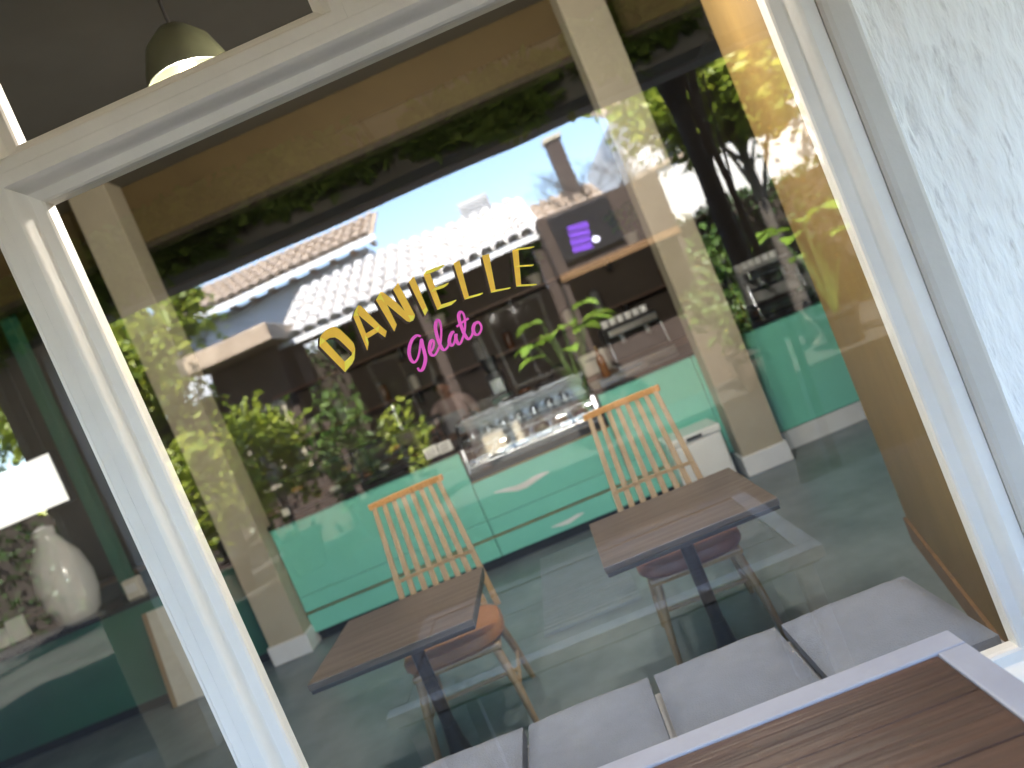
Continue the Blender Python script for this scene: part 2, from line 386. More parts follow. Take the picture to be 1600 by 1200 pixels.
letter([A_([(1115,80),(1175,15),(1340,410),(1305,475)])], [A_([(1275,415),(1322,370),(1340,410),(1305,475)])])
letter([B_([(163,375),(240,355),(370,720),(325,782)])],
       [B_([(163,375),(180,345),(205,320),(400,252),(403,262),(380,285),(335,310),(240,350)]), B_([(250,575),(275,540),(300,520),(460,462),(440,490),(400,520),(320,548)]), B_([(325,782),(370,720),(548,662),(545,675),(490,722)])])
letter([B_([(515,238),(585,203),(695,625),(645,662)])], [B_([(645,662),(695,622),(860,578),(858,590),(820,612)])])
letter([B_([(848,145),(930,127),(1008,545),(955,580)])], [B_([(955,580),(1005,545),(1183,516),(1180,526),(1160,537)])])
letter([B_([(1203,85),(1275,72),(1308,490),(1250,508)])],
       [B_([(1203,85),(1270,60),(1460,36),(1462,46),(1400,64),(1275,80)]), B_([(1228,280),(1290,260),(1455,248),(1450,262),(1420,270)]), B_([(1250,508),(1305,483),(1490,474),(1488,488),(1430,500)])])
def ribbon(ctrl, wd, n=9):
    P = [Vector(c) for c in ctrl]; Q = []
    for i in range(len(P)-1):
        p0, p1, p2, p3 = P[max(i-1,0)], P[i], P[i+1], P[min(i+2,len(P)-1)]
        for k in range(n):
            t = k/n; Q.append(.5*((2*p1)+(p2-p0)*t+(2*p0-5*p1+4*p2-p3)*t*t+(3*p1-p0-3*p2+p3)*t**3))
    Q.append(P[-1]); quads = []; m_ = len(Q); L_ = []; R_ = []
    for i, q in enumerate(Q):
        d = (Q[min(i+1,m_-1)]-Q[max(i-1,0)]).normalized(); nn = Vector((-d.y, d.x))
        # pen-like stroke: downstrokes wide, upstrokes thin
        ww = wd*(.62+.38*max(0, d.y))
        if i in (0, m_-1): ww *= .6
        L_.append(q+nn*ww/2); R_.append(q-nn*ww/2)
    return [[tuple(L_[i]), tuple(L_[i+1]), tuple(R_[i+1]), tuple(R_[i])] for i in range(m_-1)]
def script(strokes):
    polys = []; k = 0
    for c in strokes:
        for i, q in enumerate(ribbon(c, 56)):
            polys.append((C_(q), 'pink', .0020+.00025*k+.000012*i, []))
        k += 1
    o = flat('letter', polys, main)
script([[(375,560),(315,542),(245,600),(203,700),(192,820),(222,920),(272,962),(322,905),(352,800),(368,680),(380,605),(402,700),(432,810),(448,900),(432,1000),(398,1075),(355,1090),(325,1045)]])
script([[(540,790),(572,720),(580,650),(560,615),(530,640),(513,710),(515,790),(548,850),(600,840),(650,755)]])
script([[(640,775),(680,670),(693,540),(692,420),(672,325),(642,300),(610,350),(603,430),(635,570),(690,720),(738,768),(788,730),(825,650)]])
script([[(900,485),(862,500),(828,575),(822,655),(862,698),(902,640),(922,520),(925,600),(968,678),(1008,640),(1035,560)]])
script([[(1020,610),(1055,490),(1068,350),(1048,220),(1005,172),(968,215),(975,300),(1015,420),(1060,530),(1118,598),(1168,550),(1190,480)], [(935,408),(1010,345),(1122,272)]])
script([[(1265,332),(1215,365),(1192,445),(1218,515),(1270,527),(1315,465),(1318,395),(1280,335),(1240,345)]])

# ------------------------------------------------------------------ bench inside the window
bn = empty('window_bench', 'long grey bench built in along the inside of the window', 'bench')
box('base', 'bench', -2.9, .86, .14, .56, .004, .33, bn, .01)
box('seat_board', 'bench', -2.95, .87, .125, .60, .332, .362, bn, .006)
edges = [.84-.4455*i for i in range(9)]
def cushion(x0, x1, y0, y1, z0, z1):
    nx, ny = 26, 26; v = []; f = []; sd_ = random.random()*50
    for side in (1, 0):
        for j in range(ny+1):
            for i in range(nx+1):
                u, w_ = i/nx, j/ny
                e = min(1, min(u, 1-u)*7)*min(1, min(w_, 1-w_)*7); e = math.sin(e*math.pi/2)
                mid = (z0+z1)/2; h = (z1-z0)/2
                z = mid + (h*.45+h*.55*e + .012*math.sin(u*math.pi)*math.sin(w_*math.pi)*side)*(1 if side else -1)
                if side: z += e*(.0045*noise.noise(Vector((u*3+sd_, w_*3, 0)))+.0022*noise.noise(Vector((u*9+sd_, w_*5, 4))))
                z = min(z, z1+.016) if side else max(z, z0)
                v.append((x0+(x1-x0)*u, y0+(y1-y0)*w_, z))
    N = (nx+1)*(ny+1)
    for j in range(ny):
        for i in range(nx):
            k = j*(nx+1)+i; f.append((k, k+1, k+nx+2, k+nx+1)); f.append((N+k, N+k+nx+1, N+k+nx+2, N+k+1))
    per = [i for i in range(nx+1)] + [(j)*(nx+1)+nx for j in range(1, ny+1)] + [ny*(nx+1)+i for i in range(nx-1, -1, -1)] + [j*(nx+1) for j in range(ny-1, 0, -1)]
    for a in range(len(per)):
        b = (a+1) % len(per); f.append((per[a], N+per[a], N+per[b], per[b]))
    return MB().add(v, f).build('seat_cushion', 'cushion', smooth=True)
for i in range(8):
    ordn = ('the end cushion beside the right jamb', 'second cushion from the right jamb', 'third cushion from the right jamb', 'fourth cushion from the right jamb', 'fifth cushion from the right jamb', 'sixth cushion from the right jamb', 'seventh cushion from the right jamb', 'eighth cushion from the right jamb')[i]
    c = cushion(edges[i+1]+.011, edges[i]-.011, .13, .59, .363, .452)
    tag(c, 'blue-grey bench seat cushion, '+ordn, 'cushion', 'cushions in a row on the window bench')

# ------------------------------------------------------------------ cafe tables and chairs inside
def cafe_table(x, y, label, wd=.66, dp=.60):
    t = empty('cafe_table', label, 'table', (x, y, .002), group='cafe tables by the window bench')
    MB().box(-wd/2, wd/2, -dp/2, dp/2, .724, .75).build('tabletop', 'table_wood', t, bevel=.003)
    MB().box(-wd/2+.004, wd/2-.004, -dp/2+.004, dp/2-.004, .708, .7235).build('edge_board', 'black_plastic', t, bevel=.002)
    MB().lathe([(.028,.09),(.028,.69)]).build('column', 'black_metal', t, smooth=True)
    MB().bar((-.2,0,.70),(.2,0,.70),.05,.014).bar((0,-.2,.699),(0,.2,.699),.05,.012).build('bracket', 'black_metal', t)
    MB().lathe([(.215,0),(.215,.012),(.19,.022),(.10,.055),(.055,.12),(.038,.2),(.030,.28)], n=32).build('foot', 'black_metal', t, smooth=True)
    return t
cafe_table(.27, 1.09, 'dark wood square cafe table standing before the brown leather chair')
cafe_table(-.90, 1.12, 'dark wood square cafe table standing before the tan leather chair')
def chair(x, y, rz, label, leather):
    t = empty('spindle_chair', label, 'chair', (x, y, .002), rz, 'spindle back chairs at the cafe tables')
    # seat pad, chair faces -y
    v = []; n = 40; prof = [(.80,.405),(.94,.408),(1.0,.425),(1.0,.450),(.96,.466),(.85,.472),(.4,.468),(.02,.466)]
    f = []
    for s_, z in prof:
        for k in range(n):
            a = 2*math.pi*k/n; c, s2 = math.cos(a), math.sin(a)
            r_ = (abs(c)**3.2+abs(s2)**3.2)**(-1/3.2)
            v.append((.245*s_*r_*c*(1-.05*s2), .225*s_*r_*s2, z))
    for i in range(len(prof)-1):
        for k in range(n): f.append((i*n+k, i*n+(k+1)%n, (i+1)*n+(k+1)%n, (i+1)*n+k))
    f.append(tuple(range(n))[::-1]); f.append(tuple((len(prof)-1)*n+k for k in range(n)))
    MB().add(v, f).build('seat', leather, t, smooth=True)
    MB().box(-.215, .215, -.19, .20, .375, .406).build('seat_frame', 'oak', t, bevel=.01)
    for sx in (-1, 1):
        for sy, yy in ((-1, -.25), (1, .25)):
            MB().tube([(sx*.185, sy*.165, .39), (sx*.215, (yy+sy*.165)/2, .2), (sx*.235, yy, .0)], [.021,.019,.013], 10).build('leg', 'oak', t, smooth=True)
        MB().tube([(sx*.218, -.205, .18), (sx*.218, .205, .18)], .010, 8).build('stretcher', 'oak', t, smooth=True)
    MB().tube([(-.216, 0, .18), (.216, 0, .18)], .010, 8).build('stretcher', 'oak', t, smooth=True)
    N = 8
    for k in range(N):
        u = k/(N-1)*2-1
        a = Vector((u*.225, .205-.02*u*u, .44)); b = Vector((u*.178, .335-.03*u*u, 1.115))
        MB().bar(a, b, .034, .012, up=(0,1,0), w2=.025, t2=.011).build('spindle', 'oak', t, bevel=.003)
    top = [(u*.205, .337-.03*u*u, 1.125) for u in [i/8-1 for i in range(17)]]
    mb = MB()
    for i in range(16): mb.bar(top[i], top[i+1], .026, .032, up=(0,0,1))
    mb.build('top_rail', 'honey_oak', t, bevel=.003)
    low = [(u*.213, .262-.025*u*u, .73) for u in [i/8-1 for i in range(17)]]
    mb = MB()
    for i in range(16): mb.bar(low[i], low[i+1], .02, .016, up=(0,0,1))
    mb.build('lower_rail', 'oak', t)
    return t
chair(.31, 1.57, R(-2), 'oak spindle chair with a dark brown leather seat', 'leather_brown')
chair(-.855, 1.58, R(3), 'oak spindle chair with an orange tan leather seat', 'leather_tan')

# ------------------------------------------------------------------ counter
ct = empty('service_counter', 'long turquoise serving counter with black top and brass trim', 'counter')
CY = 3.88
def panels(x0, x1, ztop):
    n = max(1, round((x1-x0)/1.15)); wdt = (x1-x0)/n
    for i in range(n):
        a, b = x0+i*wdt+.002, x0+(i+1)*wdt-.002
        for z0, z1 in ((.09,.248),(.268,.398),(.402,ztop)):
            box('front_panel', 'turquoise', a, b, CY, CY+.03, z0, z1, ct, .002)
    box('carcass', 'black_plastic', x0, x1, CY+.0305, CY+.72, .09, ztop-.002, ct)
panels(-2.5, -.845, .995); panels(-.842, .345, .72); panels(.348, 1.14, .995)
box('front_panel', 'turquoise', 1.143, 3.28, CY, CY+.03, .16, .995, ct, .002)
box('carcass', 'black_plastic', 1.145, 3.28, CY+.0305, CY+.72, .09, .993, ct)
box('brass_strip', 'brass', -2.5, 1.14, CY-.004, CY+.028, .25, .266, ct)
box('brass_strip', 'brass', -.842, .345, CY-.004, CY+.028, .722, .733, ct)
box('toe_kick', 'black_metal', -2.5, 1.14, CY+.05, CY+.09, .004, .088, ct)
box('baseboard', 'white_trim', 1.56, 3.28, CY-.02, CY-.001, .004, .155, ct, .004)
box('counter_top', 'black_top', -2.5, -.845, CY-.025, CY+.74, .997, 1.035, ct, .004)
box('counter_top', 'black_top', .348, 3.28, CY-.025, CY+.74, .997, 1.035, ct, .004)
# white sweeps painted in for sunlit patches reflected on the counter
def swash(pts, wd, yo):
    mb = MB(); n = len(pts); v = []
    for i, (px, py) in enumerate(pts):
        p = at(px, py, y=CY-yo); hgt = wd*math.sin(math.pi*min(1, (i+.35)/(n-.3)))
        v += [(p.x, p.y, p.z-hgt/2), (p.x, p.y, p.z+hgt/2)]
    return mb.add(v, [(2*i, 2*i+2, 2*i+3, 2*i+1) for i in range(n-1)])
swash([(772,770),(790,766),(808,763),(822,757),(836,748),(848,741),(858,737)], .05, .0012).build('reflection_sweep', 'paper', ct)
swash([(862,824),(878,819),(890,814),(902,806),(912,801)], .035, .0012).build('reflection_sweep', 'paper', ct)
gc = empty('shaded_counter', 'darkened counter stretch beyond the left column, shade painted in dark green, with a black top', 'counter')
box('front_panel', 'deep_green', -6.45, -2.88, CY, CY+.03, .09, .86, gc, .003)  # same counter in shade, with the shade put into a dark green colour
box('carcass', 'black_plastic', -6.45, -2.88, CY+.031, CY+.72, .09, .858, gc)
box('toe_kick', 'black_metal', -6.45, -2.88, CY+.05, CY+.09, .004, .088, gc)
box('counter_top', 'black_top', -6.47, -2.87, CY-.025, CY+.74, .862, .90, gc, .004)

# columns with skirting
for x0, x1, y0, y1, lb in ((1.165, 1.49, 3.62, 3.852, 'tall taupe column with white skirting beside the white bin'), (-2.81, -2.51, 3.72, 3.98, 'tall taupe column where the turquoise counter meets its shade-darkened stretch')):
    c = empty('column', lb, 'column', group=None)
    box('shaft', 'taupe', x0, x1, y0, y1-.004, .004, 3.998, c, .006)
    box('skirting', 'white_trim', x0-.018, x1+.018, y0-.018, y1, .0045, .16, c, .005)

# back counter with a brown ledge
bc = empty('back_counter', 'low back counter with a brown wooden ledge behind the display case', 'counter')
box('carcass', 'black_plastic', -6.3, 3.25, 5.02, 5.32, .004, 1.0, bc)
box('ledge', 'back_wood', -6.3, 3.25, 4.98, 5.36, 1.002, 1.04, bc, .004)

# ------------------------------------------------------------------ gelato display case
dc = empty('gelato_case', 'steel and glass gelato display case set into the turquoise counter', 'display case')
X0, X1 = -.825, .335
box('deck', 'black_plastic', X0, X1, CY+.005, CY+.70, .735, .80, dc, .004)
prof = [(.02,.80),(.03,.90),(.06,.99),(.12,1.07),(.20,1.13),(.30,1.165)]
v = []; 
for y, z in prof: v += [(X0+.02, CY+y, z), (X1-.02, CY+y, z)]
MB().add(v, [(2*i, 2*i+1, 2*i+3, 2*i+2) for i in range(len(prof)-1)]).build('curved_glass', 'case_glass', dc, smooth=True)
for x in (X0+.01, X1-.025):
    mb = MB()
    for i in range(len(prof)-1):
        a, b = prof[i], prof[i+1]; mb.bar((x, CY+a[0], a[1]), (x, CY+b[0], b[1]), .02, .022, up=(1,0,0))
    mb.build('end_rib', 'steel', dc)
    MB().add([(x+.008, CY+y, z) for y, z in prof]+[(x+.008, CY+.68, 1.165), (x+.008, CY+.68, .80)], [tuple(range(len(prof)+2))]).build('end_glass', 'case_glass', dc)
box('top_shelf', 'steel', X0, X1, CY+.29, CY+.66, 1.166, 1.186, dc, .003)
box('light_bar', 'steel', X0+.03, X1-.03, CY+.27, CY+.30, 1.12, 1.158, dc, .003)
box('middle_shelf', 'steel', X0+.03, X1-.03, CY+.16, CY+.50, 1.0, 1.010, dc)
box('front_rail', 'steel', X0+.01, X1-.01, CY+.008, CY+.026, .802, .845, dc, .003)
cols = [(.45,.42,.36),(.25,.13,.12),(.16,.10,.06),(.28,.30,.22),(.42,.42,.42),(.10,.06,.04)]
for i, c in enumerate(cols): mat('gelato_%d' % i, c, .5, c2=tuple(k*.8 for k in c), scale=30, bump=.4)
for i in range(6):
    for j in range(2):
        xa = X0+.06+i*.175; ya = CY+.13+j*.25
        p = MB(); p.box(xa, xa+.16, ya, ya+.22, .801, .865)
        p = p.build('pan', 'steel', dc, bevel=.006)
        q = []; n = 14; mb = MB()
        q = [(.07,.84),(.072,.868),(.06,.89),(.035,.905),(.008,.915)]
        mb.lathe([(r_, z) for r_, z in q], (0,0,0), n)
        mb.v = [(xa+.08+x, ya+.11+y*1.35+.012*math.sin(x*60), z+.008*math.sin(x*70+y*40)) for x, y, z in mb.v]
        mb.build('gelato_mound', 'gelato_%d' % ((i*5+j*2) % 6), p, smooth=True)
for i in range(5):
    xa = X0+.12+i*.21
    MB().add([(xa, CY+.035, .85),(xa+.07, CY+.035, .85),(xa+.07, CY+.05, .895),(xa, CY+.05, .895)], [(0,1,2,3)]).build('price_card', 'paper', dc)
box('rear_panel', 'steel', X0+.03, X1-.03, CY+.60, CY+.62, .81, 1.16, dc)
for yy, zz in ((.035,.885),(.062,.965),(.115,1.045),(.20,1.115)):
    MB().bar((X0+.03, CY+yy, zz), (X1-.04, CY+yy, zz), .012, .014).build('glass_rail', 'steel', dc, bevel=.002)
for k in range(3):
    box('lid_strip', 'steel', X0+.05+.36*k, X0+.36+.36*k, CY+.33, CY+.62, 1.187, 1.197, dc, .002)
    box('scoop_well', 'black_plastic', X0+.08+.36*k, X0+.20+.36*k, CY+.36, CY+.50, 1.1972, 1.225, dc, .004)
for i in range(7):
    xa = X0+.10+i*.14
    MB().lathe([(.03,1.011),(.042,1.075),(.038,1.075),(.02,1.02)], (xa, CY+.34, 0), 14).build('cup_stack', 'steel', dc, smooth=True)

# ------------------------------------------------------------------ things on the counters
def lathe_thing(name, prof, loc, m, label, cat, group=None, extra=()):
    t = empty(name, label, cat, loc, group=group)
    MB().lathe(prof, n=18).build('body', m, t, smooth=True)
    for nm, pf, mm in extra: MB().lathe(pf, n=18).build(nm, mm, t, smooth=True)
    return t
BOT = [(.036,0),(.038,.02),(.038,.17),(.030,.20),(.014,.225),(.013,.27)]
CAP = [(.015,.2705),(.015,.295),(.012,.297)]
for i, (x, y, m, lb) in enumerate(((.52, 4.35, 'bottle_amber', 'amber glass bottle near the end of the gelato case'), (1.60, 4.28, 'bottle_amber', 'amber glass bottle right against the taupe column by the screen'), (1.76, 4.33, 'bottle_amber', 'amber glass bottle in front of the grey stone canisters'), (2.28, 4.3, 'bottle_green', 'green glass bottle beside the espresso machine'))):
    lathe_thing('bottle', BOT, (x, y, 1.036), m, lb, 'bottle', 'bottles on the counter', (('cap', CAP, 'brass'),))
# tall dispenser on back counter
ds = empty('coffee_grinder', 'tall black coffee grinder with a dark green base on the back ledge', 'grinder', (-.42, 5.15, 1.041), R(-4))
MB().box(-.10, .10, -.13, .13, 0, .17).build('base', 'machine_green', ds, bevel=.012)
MB().box(-.085, .085, -.02, .12, .171, .40).build('body', 'black_plastic', ds, bevel=.012)
MB().box(-.06, .06, -.03, -.021, .20, .34).build('front_plate', 'steel', ds, bevel=.003)
MB().tube([(0,-.07,.27),(0,-.03,.27)], .025, 12).build('spout', 'steel', ds, smooth=True)
MB().lathe([(.055,.401),(.075,.46),(.082,.545),(.084,.56),(.06,.562)], (0,.04,0)).build('hopper', 'dark_glass', ds, smooth=True)
for k in range(3): MB().box(-.07+.035*k, -.045+.035*k, -.1325, -.1305, .07, .09).build('badge_mark', 'paper', ds)
lathe_thing('jar', [(.06,0),(.065,.02),(.065,.13),(.05,.15)], (-.20, 5.12, 1.041), 'jar_brown', 'brown lidded jar next to the coffee grinder', 'jar', None, (('lid', [(.055,.151),(.055,.17),(.02,.178)], 'black_plastic'),))
lathe_thing('metal_jug', [(.045,0),(.05,.03),(.045,.12),(.05,.14)], (-.06, 5.14, 1.041), 'steel', 'small steel jug between the brown jar and the tap', 'jug', None, (('handle', [(.01,.05),(.012,.09),(.008,.1)], 'steel'),))
tp = empty('bar_tap', 'slender black curved bar tap on the back ledge', 'tap', (.10, 5.15, 1.041))
MB().tube([(0,0,0),(0,0,.16),(.03,0,.22),(.09,0,.235),(.14,0,.2)], .009, 8).build('spout', 'black_metal', tp, smooth=True)
MB().lathe([(.03,0),(.03,.012),(.012,.02)]).build('base', 'black_metal', tp, smooth=True)
MB().bar((0,0,.12),(-.05,-.02,.20),.012,.01).build('lever', 'steel', tp)
# cream box (napkins) and long steel tray
cb = empty('cream_box', 'cream coloured rounded box standing behind the steel tray', 'box', (.53, 5.15, 1.041))
MB().box(-.14,.14,-.07,.07,0,.22).build('body', 'cream', cb, bevel=.03); MB().box(-.09,.09,-.073,-.0705,.15,.16).build('slot', 'black_plastic', cb)
tr = empty('steel_tray', 'long polished steel tray on the black counter end', 'tray', (.62, 4.02, 1.036))
MB().box(-.2,.2,-.07,.07,0,.012).build('base', 'steel', tr, bevel=.003); 
for sy in (-1,1): MB().box(-.2,.2,sy*.07-.004,sy*.07+.004,.0125,.035).build('rim', 'steel', tr)
# espresso machine on the right
def espresso(x, y, label, w_, m):
    e = empty('espresso_machine', label, 'coffee machine', (x, y, 1.036))
    MB().box(-w_/2, w_/2, -.05, .25, .10, .40).build('body', m, e, bevel=.02)
    MB().box(-w_/2, w_/2, -.24, .25, 0, .07).build('drip_tray', 'steel', e, bevel=.008)
    MB().box(-w_/2+.03, w_/2-.03, -.22, -.05, .31, .38).build('group_cover', 'steel', e, bevel=.015)
    for k in (-1, 1):
        g_ = MB().lathe([(.035,.235),(.038,.309)], (k*w_*.22, -.14, 0)).build('group_head', 'steel', e, smooth=True)
        MB().tube([(k*w_*.22, -.16, .25), (k*w_*.22, -.32, .235)], [.012,.017], 10).build('handle', 'black_plastic', g_, smooth=True)
        MB().tube([(k*w_*.46, -.06, .3), (k*w_*.46, -.14, .28), (k*w_*.47, -.17, .1)], .006, 8).build('steam_wand', 'steel', e, smooth=True)
    mb = MB()
    for k in range(6): mb.lathe([(.03,.401),(.036,.46),(.03,.462)], (-w_/2+.07+k*(w_-.14)/5, .1, 0), 12)
    mb.build('cups', 'white_ceramic', e, smooth=True)['kind'] = 'stuff'
    MB().box(-w_/2+.06, w_/2-.06, -.058, -.0505, .2, .23).build('button_panel', 'black_plastic', e)
espresso(2.05, 4.30, 'steel espresso machine on the counter right of the column', .46, 'stone')
espresso(.86, 4.36, 'black espresso machine between the gelato case and the column', .5, 'black_plastic')
# till screen by column
ts = empty('till_screen', 'black till screen on a steel stand peeking out behind the column', 'screen', (1.60, 4.12, 1.036), R(10))
MB().box(-.14,.14,-.012,.012,.30,.52).build('display', 'black_plastic', ts, bevel=.006)
MB().box(-.128,.128,-.0135,-.0123,.312,.508).build('screen', 'dark_glass', ts)
MB().bar((0,.02,.01),(0,.02,.40),.03,.012).build('stand', 'steel', ts); MB().box(-.09,.09,-.06,.1,0,.012).build('foot', 'steel', ts, bevel=.003)
MB().box(-.14,.14,-.03,.05,.521,.60).build('printer_box', 'stone', ts, bevel=.006)
for i, (x, h) in enumerate(((1.86,.26),(2.42,.34),(2.56,.22))):
    lathe_thing('canister', [(.06,0),(.065,.02),(.065,h-.03),(.05,h)], (x, 4.42, 1.036), 'stone', ['short grey stone canister behind the amber bottles', 'tall grey stone canister beyond the espresso machine', 'small grey stone canister at the far end of the counter'][i], 'canister', 'grey canisters on the counter', (('lid', [(.055,h+.0005),(.058,h+.02),(.015,h+.03)], 'black_plastic'),))
# left: black pastry case with glass, till, cards, white signs
pc_ = empty('pastry_case', 'long low black framed glass pastry case on the counter', 'display case', (-1.66, 4.18, 1.036))
MB().box(-.72,.72,-.2,.2,0,.03).build('base', 'black_plastic', pc_, bevel=.004); MB().box(-.72,.72,-.2,.2,.27,.29).build('top', 'black_plastic', pc_, bevel=.004)
for x in (-.71,0,.71):
    for y in (-.19,.19): MB().box(x-.008,x+.008,y-.008,y+.008,.03,.27).build('post', 'black_metal', pc_)
MB().box(-.70,.70,-.1985,-.1935,.031,.269).build('front_glass', 'case_glass', pc_)
MB().box(-.70,.70,-.17,.18,.14,.148).build('shelf', 'dark_glass', pc_)
for i in range(9):
    MB().lathe([(.03,.0),(.052,.012),(.055,.03),(.03,.048),(.01,.05)], (-.6+i*.15, -.03+.05*(i%2), .0305 if i % 3 else .1485), 12).build('pastry', ('honey_oak','jar_brown','cream')[i % 3], pc_, smooth=True)
for x, y, rz, lb in ((-1.05, 3.93, .2, 'small white price card standing at the right end of the pastry case'), (-.93, 3.90, -.1, 'tiny white price card leaning by the gelato case corner')):
    p = empty('price_card', lb, 'card', (x, y, 1.0355), rz)
    MB().add([(-.055,-.005,0),(.055,-.005,0),(.055,.03,.085),(-.055,.03,.085),(.055,.06,0),(-.055,.06,0)], [(0,1,2,3),(3,2,4,5)]).build('card', 'paper', p)
    for k in range(3): MB().add([(-.04,-.0065+.011*k+.002,.014+.022*k),(.03,-.0065+.011*k+.002,.014+.022*k),(.03,-.0065+.011*k+.0045,.020+.022*k),(-.04,-.0065+.011*k+.0045,.020+.022*k)], [(0,1,2,3)]).build('text_line', 'black_plastic', p)
cr = empty('card_reader', 'dark card reader with a cream keypad on the counter by the left column', 'card reader', (-2.33, 3.98, 1.036))
MB().box(-.04,.04,-.06,.06,.0,.09).build('body', 'black_plastic', cr, bevel=.01); MB().box(-.03,.03,-.063,-.0605,.02,.08).build('keypad', 'cream', cr)
ck = empty('cocktail_shaker', 'steel shaker standing on top of the pastry case', 'shaker', (-1.25, 4.2, 1.327))
MB().lathe([(.04,0),(.045,.02),(.04,.15)]).build('cup', 'steel', ck, smooth=True); MB().lathe([(.038,.151),(.02,.19),(.018,.22),(.01,.222)]).build('cap', 'steel', ck, smooth=True)
# darkened counter end: white urn, lightbox menu, post, napkin holder
ur = empty('white_urn', 'big rounded white ceramic urn on the darkened counter', 'urn', (-4.42, 4.15, .901))
MB().lathe([(.13,0),(.17,.04),(.215,.2),(.225,.36),(.19,.55),(.12,.68),(.085,.76),(.095,.80)], n=32).build('body', 'white_ceramic', ur, smooth=True); MB().lathe([(.085,.801),(.09,.83),(.02,.86)]).build('lid', 'white_ceramic', ur, smooth=True)
pt = empty('green_post', 'slim dark green post rising from the darkened counter', 'post', (-4.02, 4.3, .901))
MB().box(-.05,.05,-.05,.05,0,3.09).build('shaft', 'deep_green', pt, bevel=.006); MB().box(-.08,.08,-.08,.08,0,.04).build('base_plate', 'black_metal', pt, bevel=.004)
lbx = empty('menu_lightbox', 'glowing white menu lightbox hanging beside the green post', 'sign', (-4.55, 4.3, 1.86))
MB().box(-.42,.40,-.03,.05,0,.48).build('case', 'black_metal', lbx, bevel=.005); MB().box(-.40,.38,-.034,-.0305,.02,.46).build('panel', 'lightbox', lbx)
for x in (-.35, .33): MB().tube([(x,.01,.481),(x,.01,2.138)], .005, 6).build('cable', 'black_metal', lbx)
nh = empty('napkin_holder', 'small cream napkin holder on the darkened counter', 'napkin holder', (-3.79, 4.0, .901))
MB().box(-.07,.07,-.04,.04,0,.17).build('body', 'cream', nh, bevel=.012); MB().box(-.05,.05,-.043,-.0405,.06,.13).build('opening', 'paper', nh)
for i, (x, y, h) in enumerate(((-5.2, 4.0, .26), (-5.0, 3.97, .2), (-4.85, 4.0, .24))):
    p = empty('leaflet_stand', ['tall white leaflet stand left of the white urn', 'short white leaflet stand left of the white urn', 'middling white leaflet stand close by the white urn'][i], 'leaflets', (x, y, .901), .1*i)
    MB().box(-.07,.07,-.02,.02,0,h).build('leaflets', 'paper', p); MB().box(-.08,.08,-.03,.03,0,.05).build('holder', 'dark_glass', p)
# white bin, leaning board, floor glare patch
wbn = empty('white_bin', 'square white storage bin on the floor against the turquoise counter', 'bin', (.86, 3.66, .003))
MB().box(-.2,.2,-.16,.16,0,.44).build('body', 'white_ceramic', wbn, bevel=.02); MB().box(-.21,.21,-.17,.17,.441,.5).build('lid', 'white_ceramic', wbn, bevel=.015)
MB().box(-.06,.06,-.172,-.1705,.455,.48).build('handle', 'black_plastic', wbn)
fm = empty('floor_glare_patch', 'pale grey ribbed patch standing in for sky glare on the floor before the counter', 'glare patch', (-.26, 2.98, .003))  # pale ribbed sheet standing in for sky glare on the bare floor
MB().box(-.30,.30,-.72,.72,0,.006).build('base', 'glare_grey', fm)
for k in range(24): MB().box(-.295,.295,-.71+k*.06,-.68+k*.06,.0062,.012).build('rib', 'glare_grey', fm)
lb_ = empty('leaning_board', 'plain plywood board leaning on the darkened counter', 'board', (-3.55, 3.72, .006))
MB().box(-.16,.16,-.009,.009,0,.78,M=Matrix.Rotation(R(-9),4,'X')).build('board', 'cream', lb_, bevel=.002)
MB().box(-.17,-.13,-.012,.012,-.002,.782,M=Matrix.Rotation(R(-9),4,'X')).build('edge_strip', 'oak', lb_)

# shelves on back wall with plants and jars
def leaves(mb, c, rad, n, size, flat_=1.0, clumps=12, mi=0, shell=.35):
    c = Vector(c); cl = []
    for _ in range(clumps):
        d = Vector((random.gauss(0,1), random.gauss(0,1), random.gauss(0,1))).normalized()*random.uniform(shell, 1)
        cl.append((Vector((c.x+d.x*rad[0], c.y+d.y*rad[1], c.z+d.z*rad[2])), random.uniform(.25,.5)))
    for i in range(n):
        p, s_ = random.choice(cl)
        q = p + Vector((random.gauss(0,1)*rad[0], random.gauss(0,1)*rad[1], random.gauss(0,1)*rad[2]))*s_*.5
        a = Vector((random.uniform(-1,1), random.uniform(-1,1), random.uniform(-.9,.5))).normalized()
        b = a.cross(Vector((random.uniform(-1,1), random.uniform(-1,1), random.uniform(-1,1)))).normalized()
        L_ = size*random.uniform(.6,1.35); W_ = L_*.32*flat_; k = a.cross(b)*L_*.12
        mb.add([q, q+a*L_*.5+b*W_+k, q+a*L_, q+a*L_*.5-b*W_+k], [(0,1,2),(0,2,3)], mi)
def potted(loc, label, h, rad, n, size, leaf, pot_r=.16, pot_h=.3, potm='brown_wall', group=None, name='potted_plant'):
    t = empty(name, label, 'plant', loc, group=group)
    MB().lathe([(pot_r*.7,0),(pot_r,pot_h),(pot_r*1.08,pot_h),(pot_r*1.08,pot_h*.88),(pot_r*.95,pot_h*.86)], n=20).build('pot', potm, t, smooth=True)
    mb = MB()
    for k in range(5):
        a = k*1.26; mb.tube([(0,0,pot_h*.7),(.05*math.cos(a),.05*math.sin(a),pot_h+h*.3),(rad*.5*math.cos(a),rad*.5*math.sin(a),pot_h+h*.7)], [.012,.01,.005], 6)
    mb.build('stem', 'bark_grey', t, smooth=True)
    mb = MB(); leaves(mb, (0,0,pot_h+h*.6), (rad,rad,h*.5), int(n*.8), size*1.1, clumps=22, shell=.6, flat_=.8); mb.build('foliage', leaf, t)
    return t
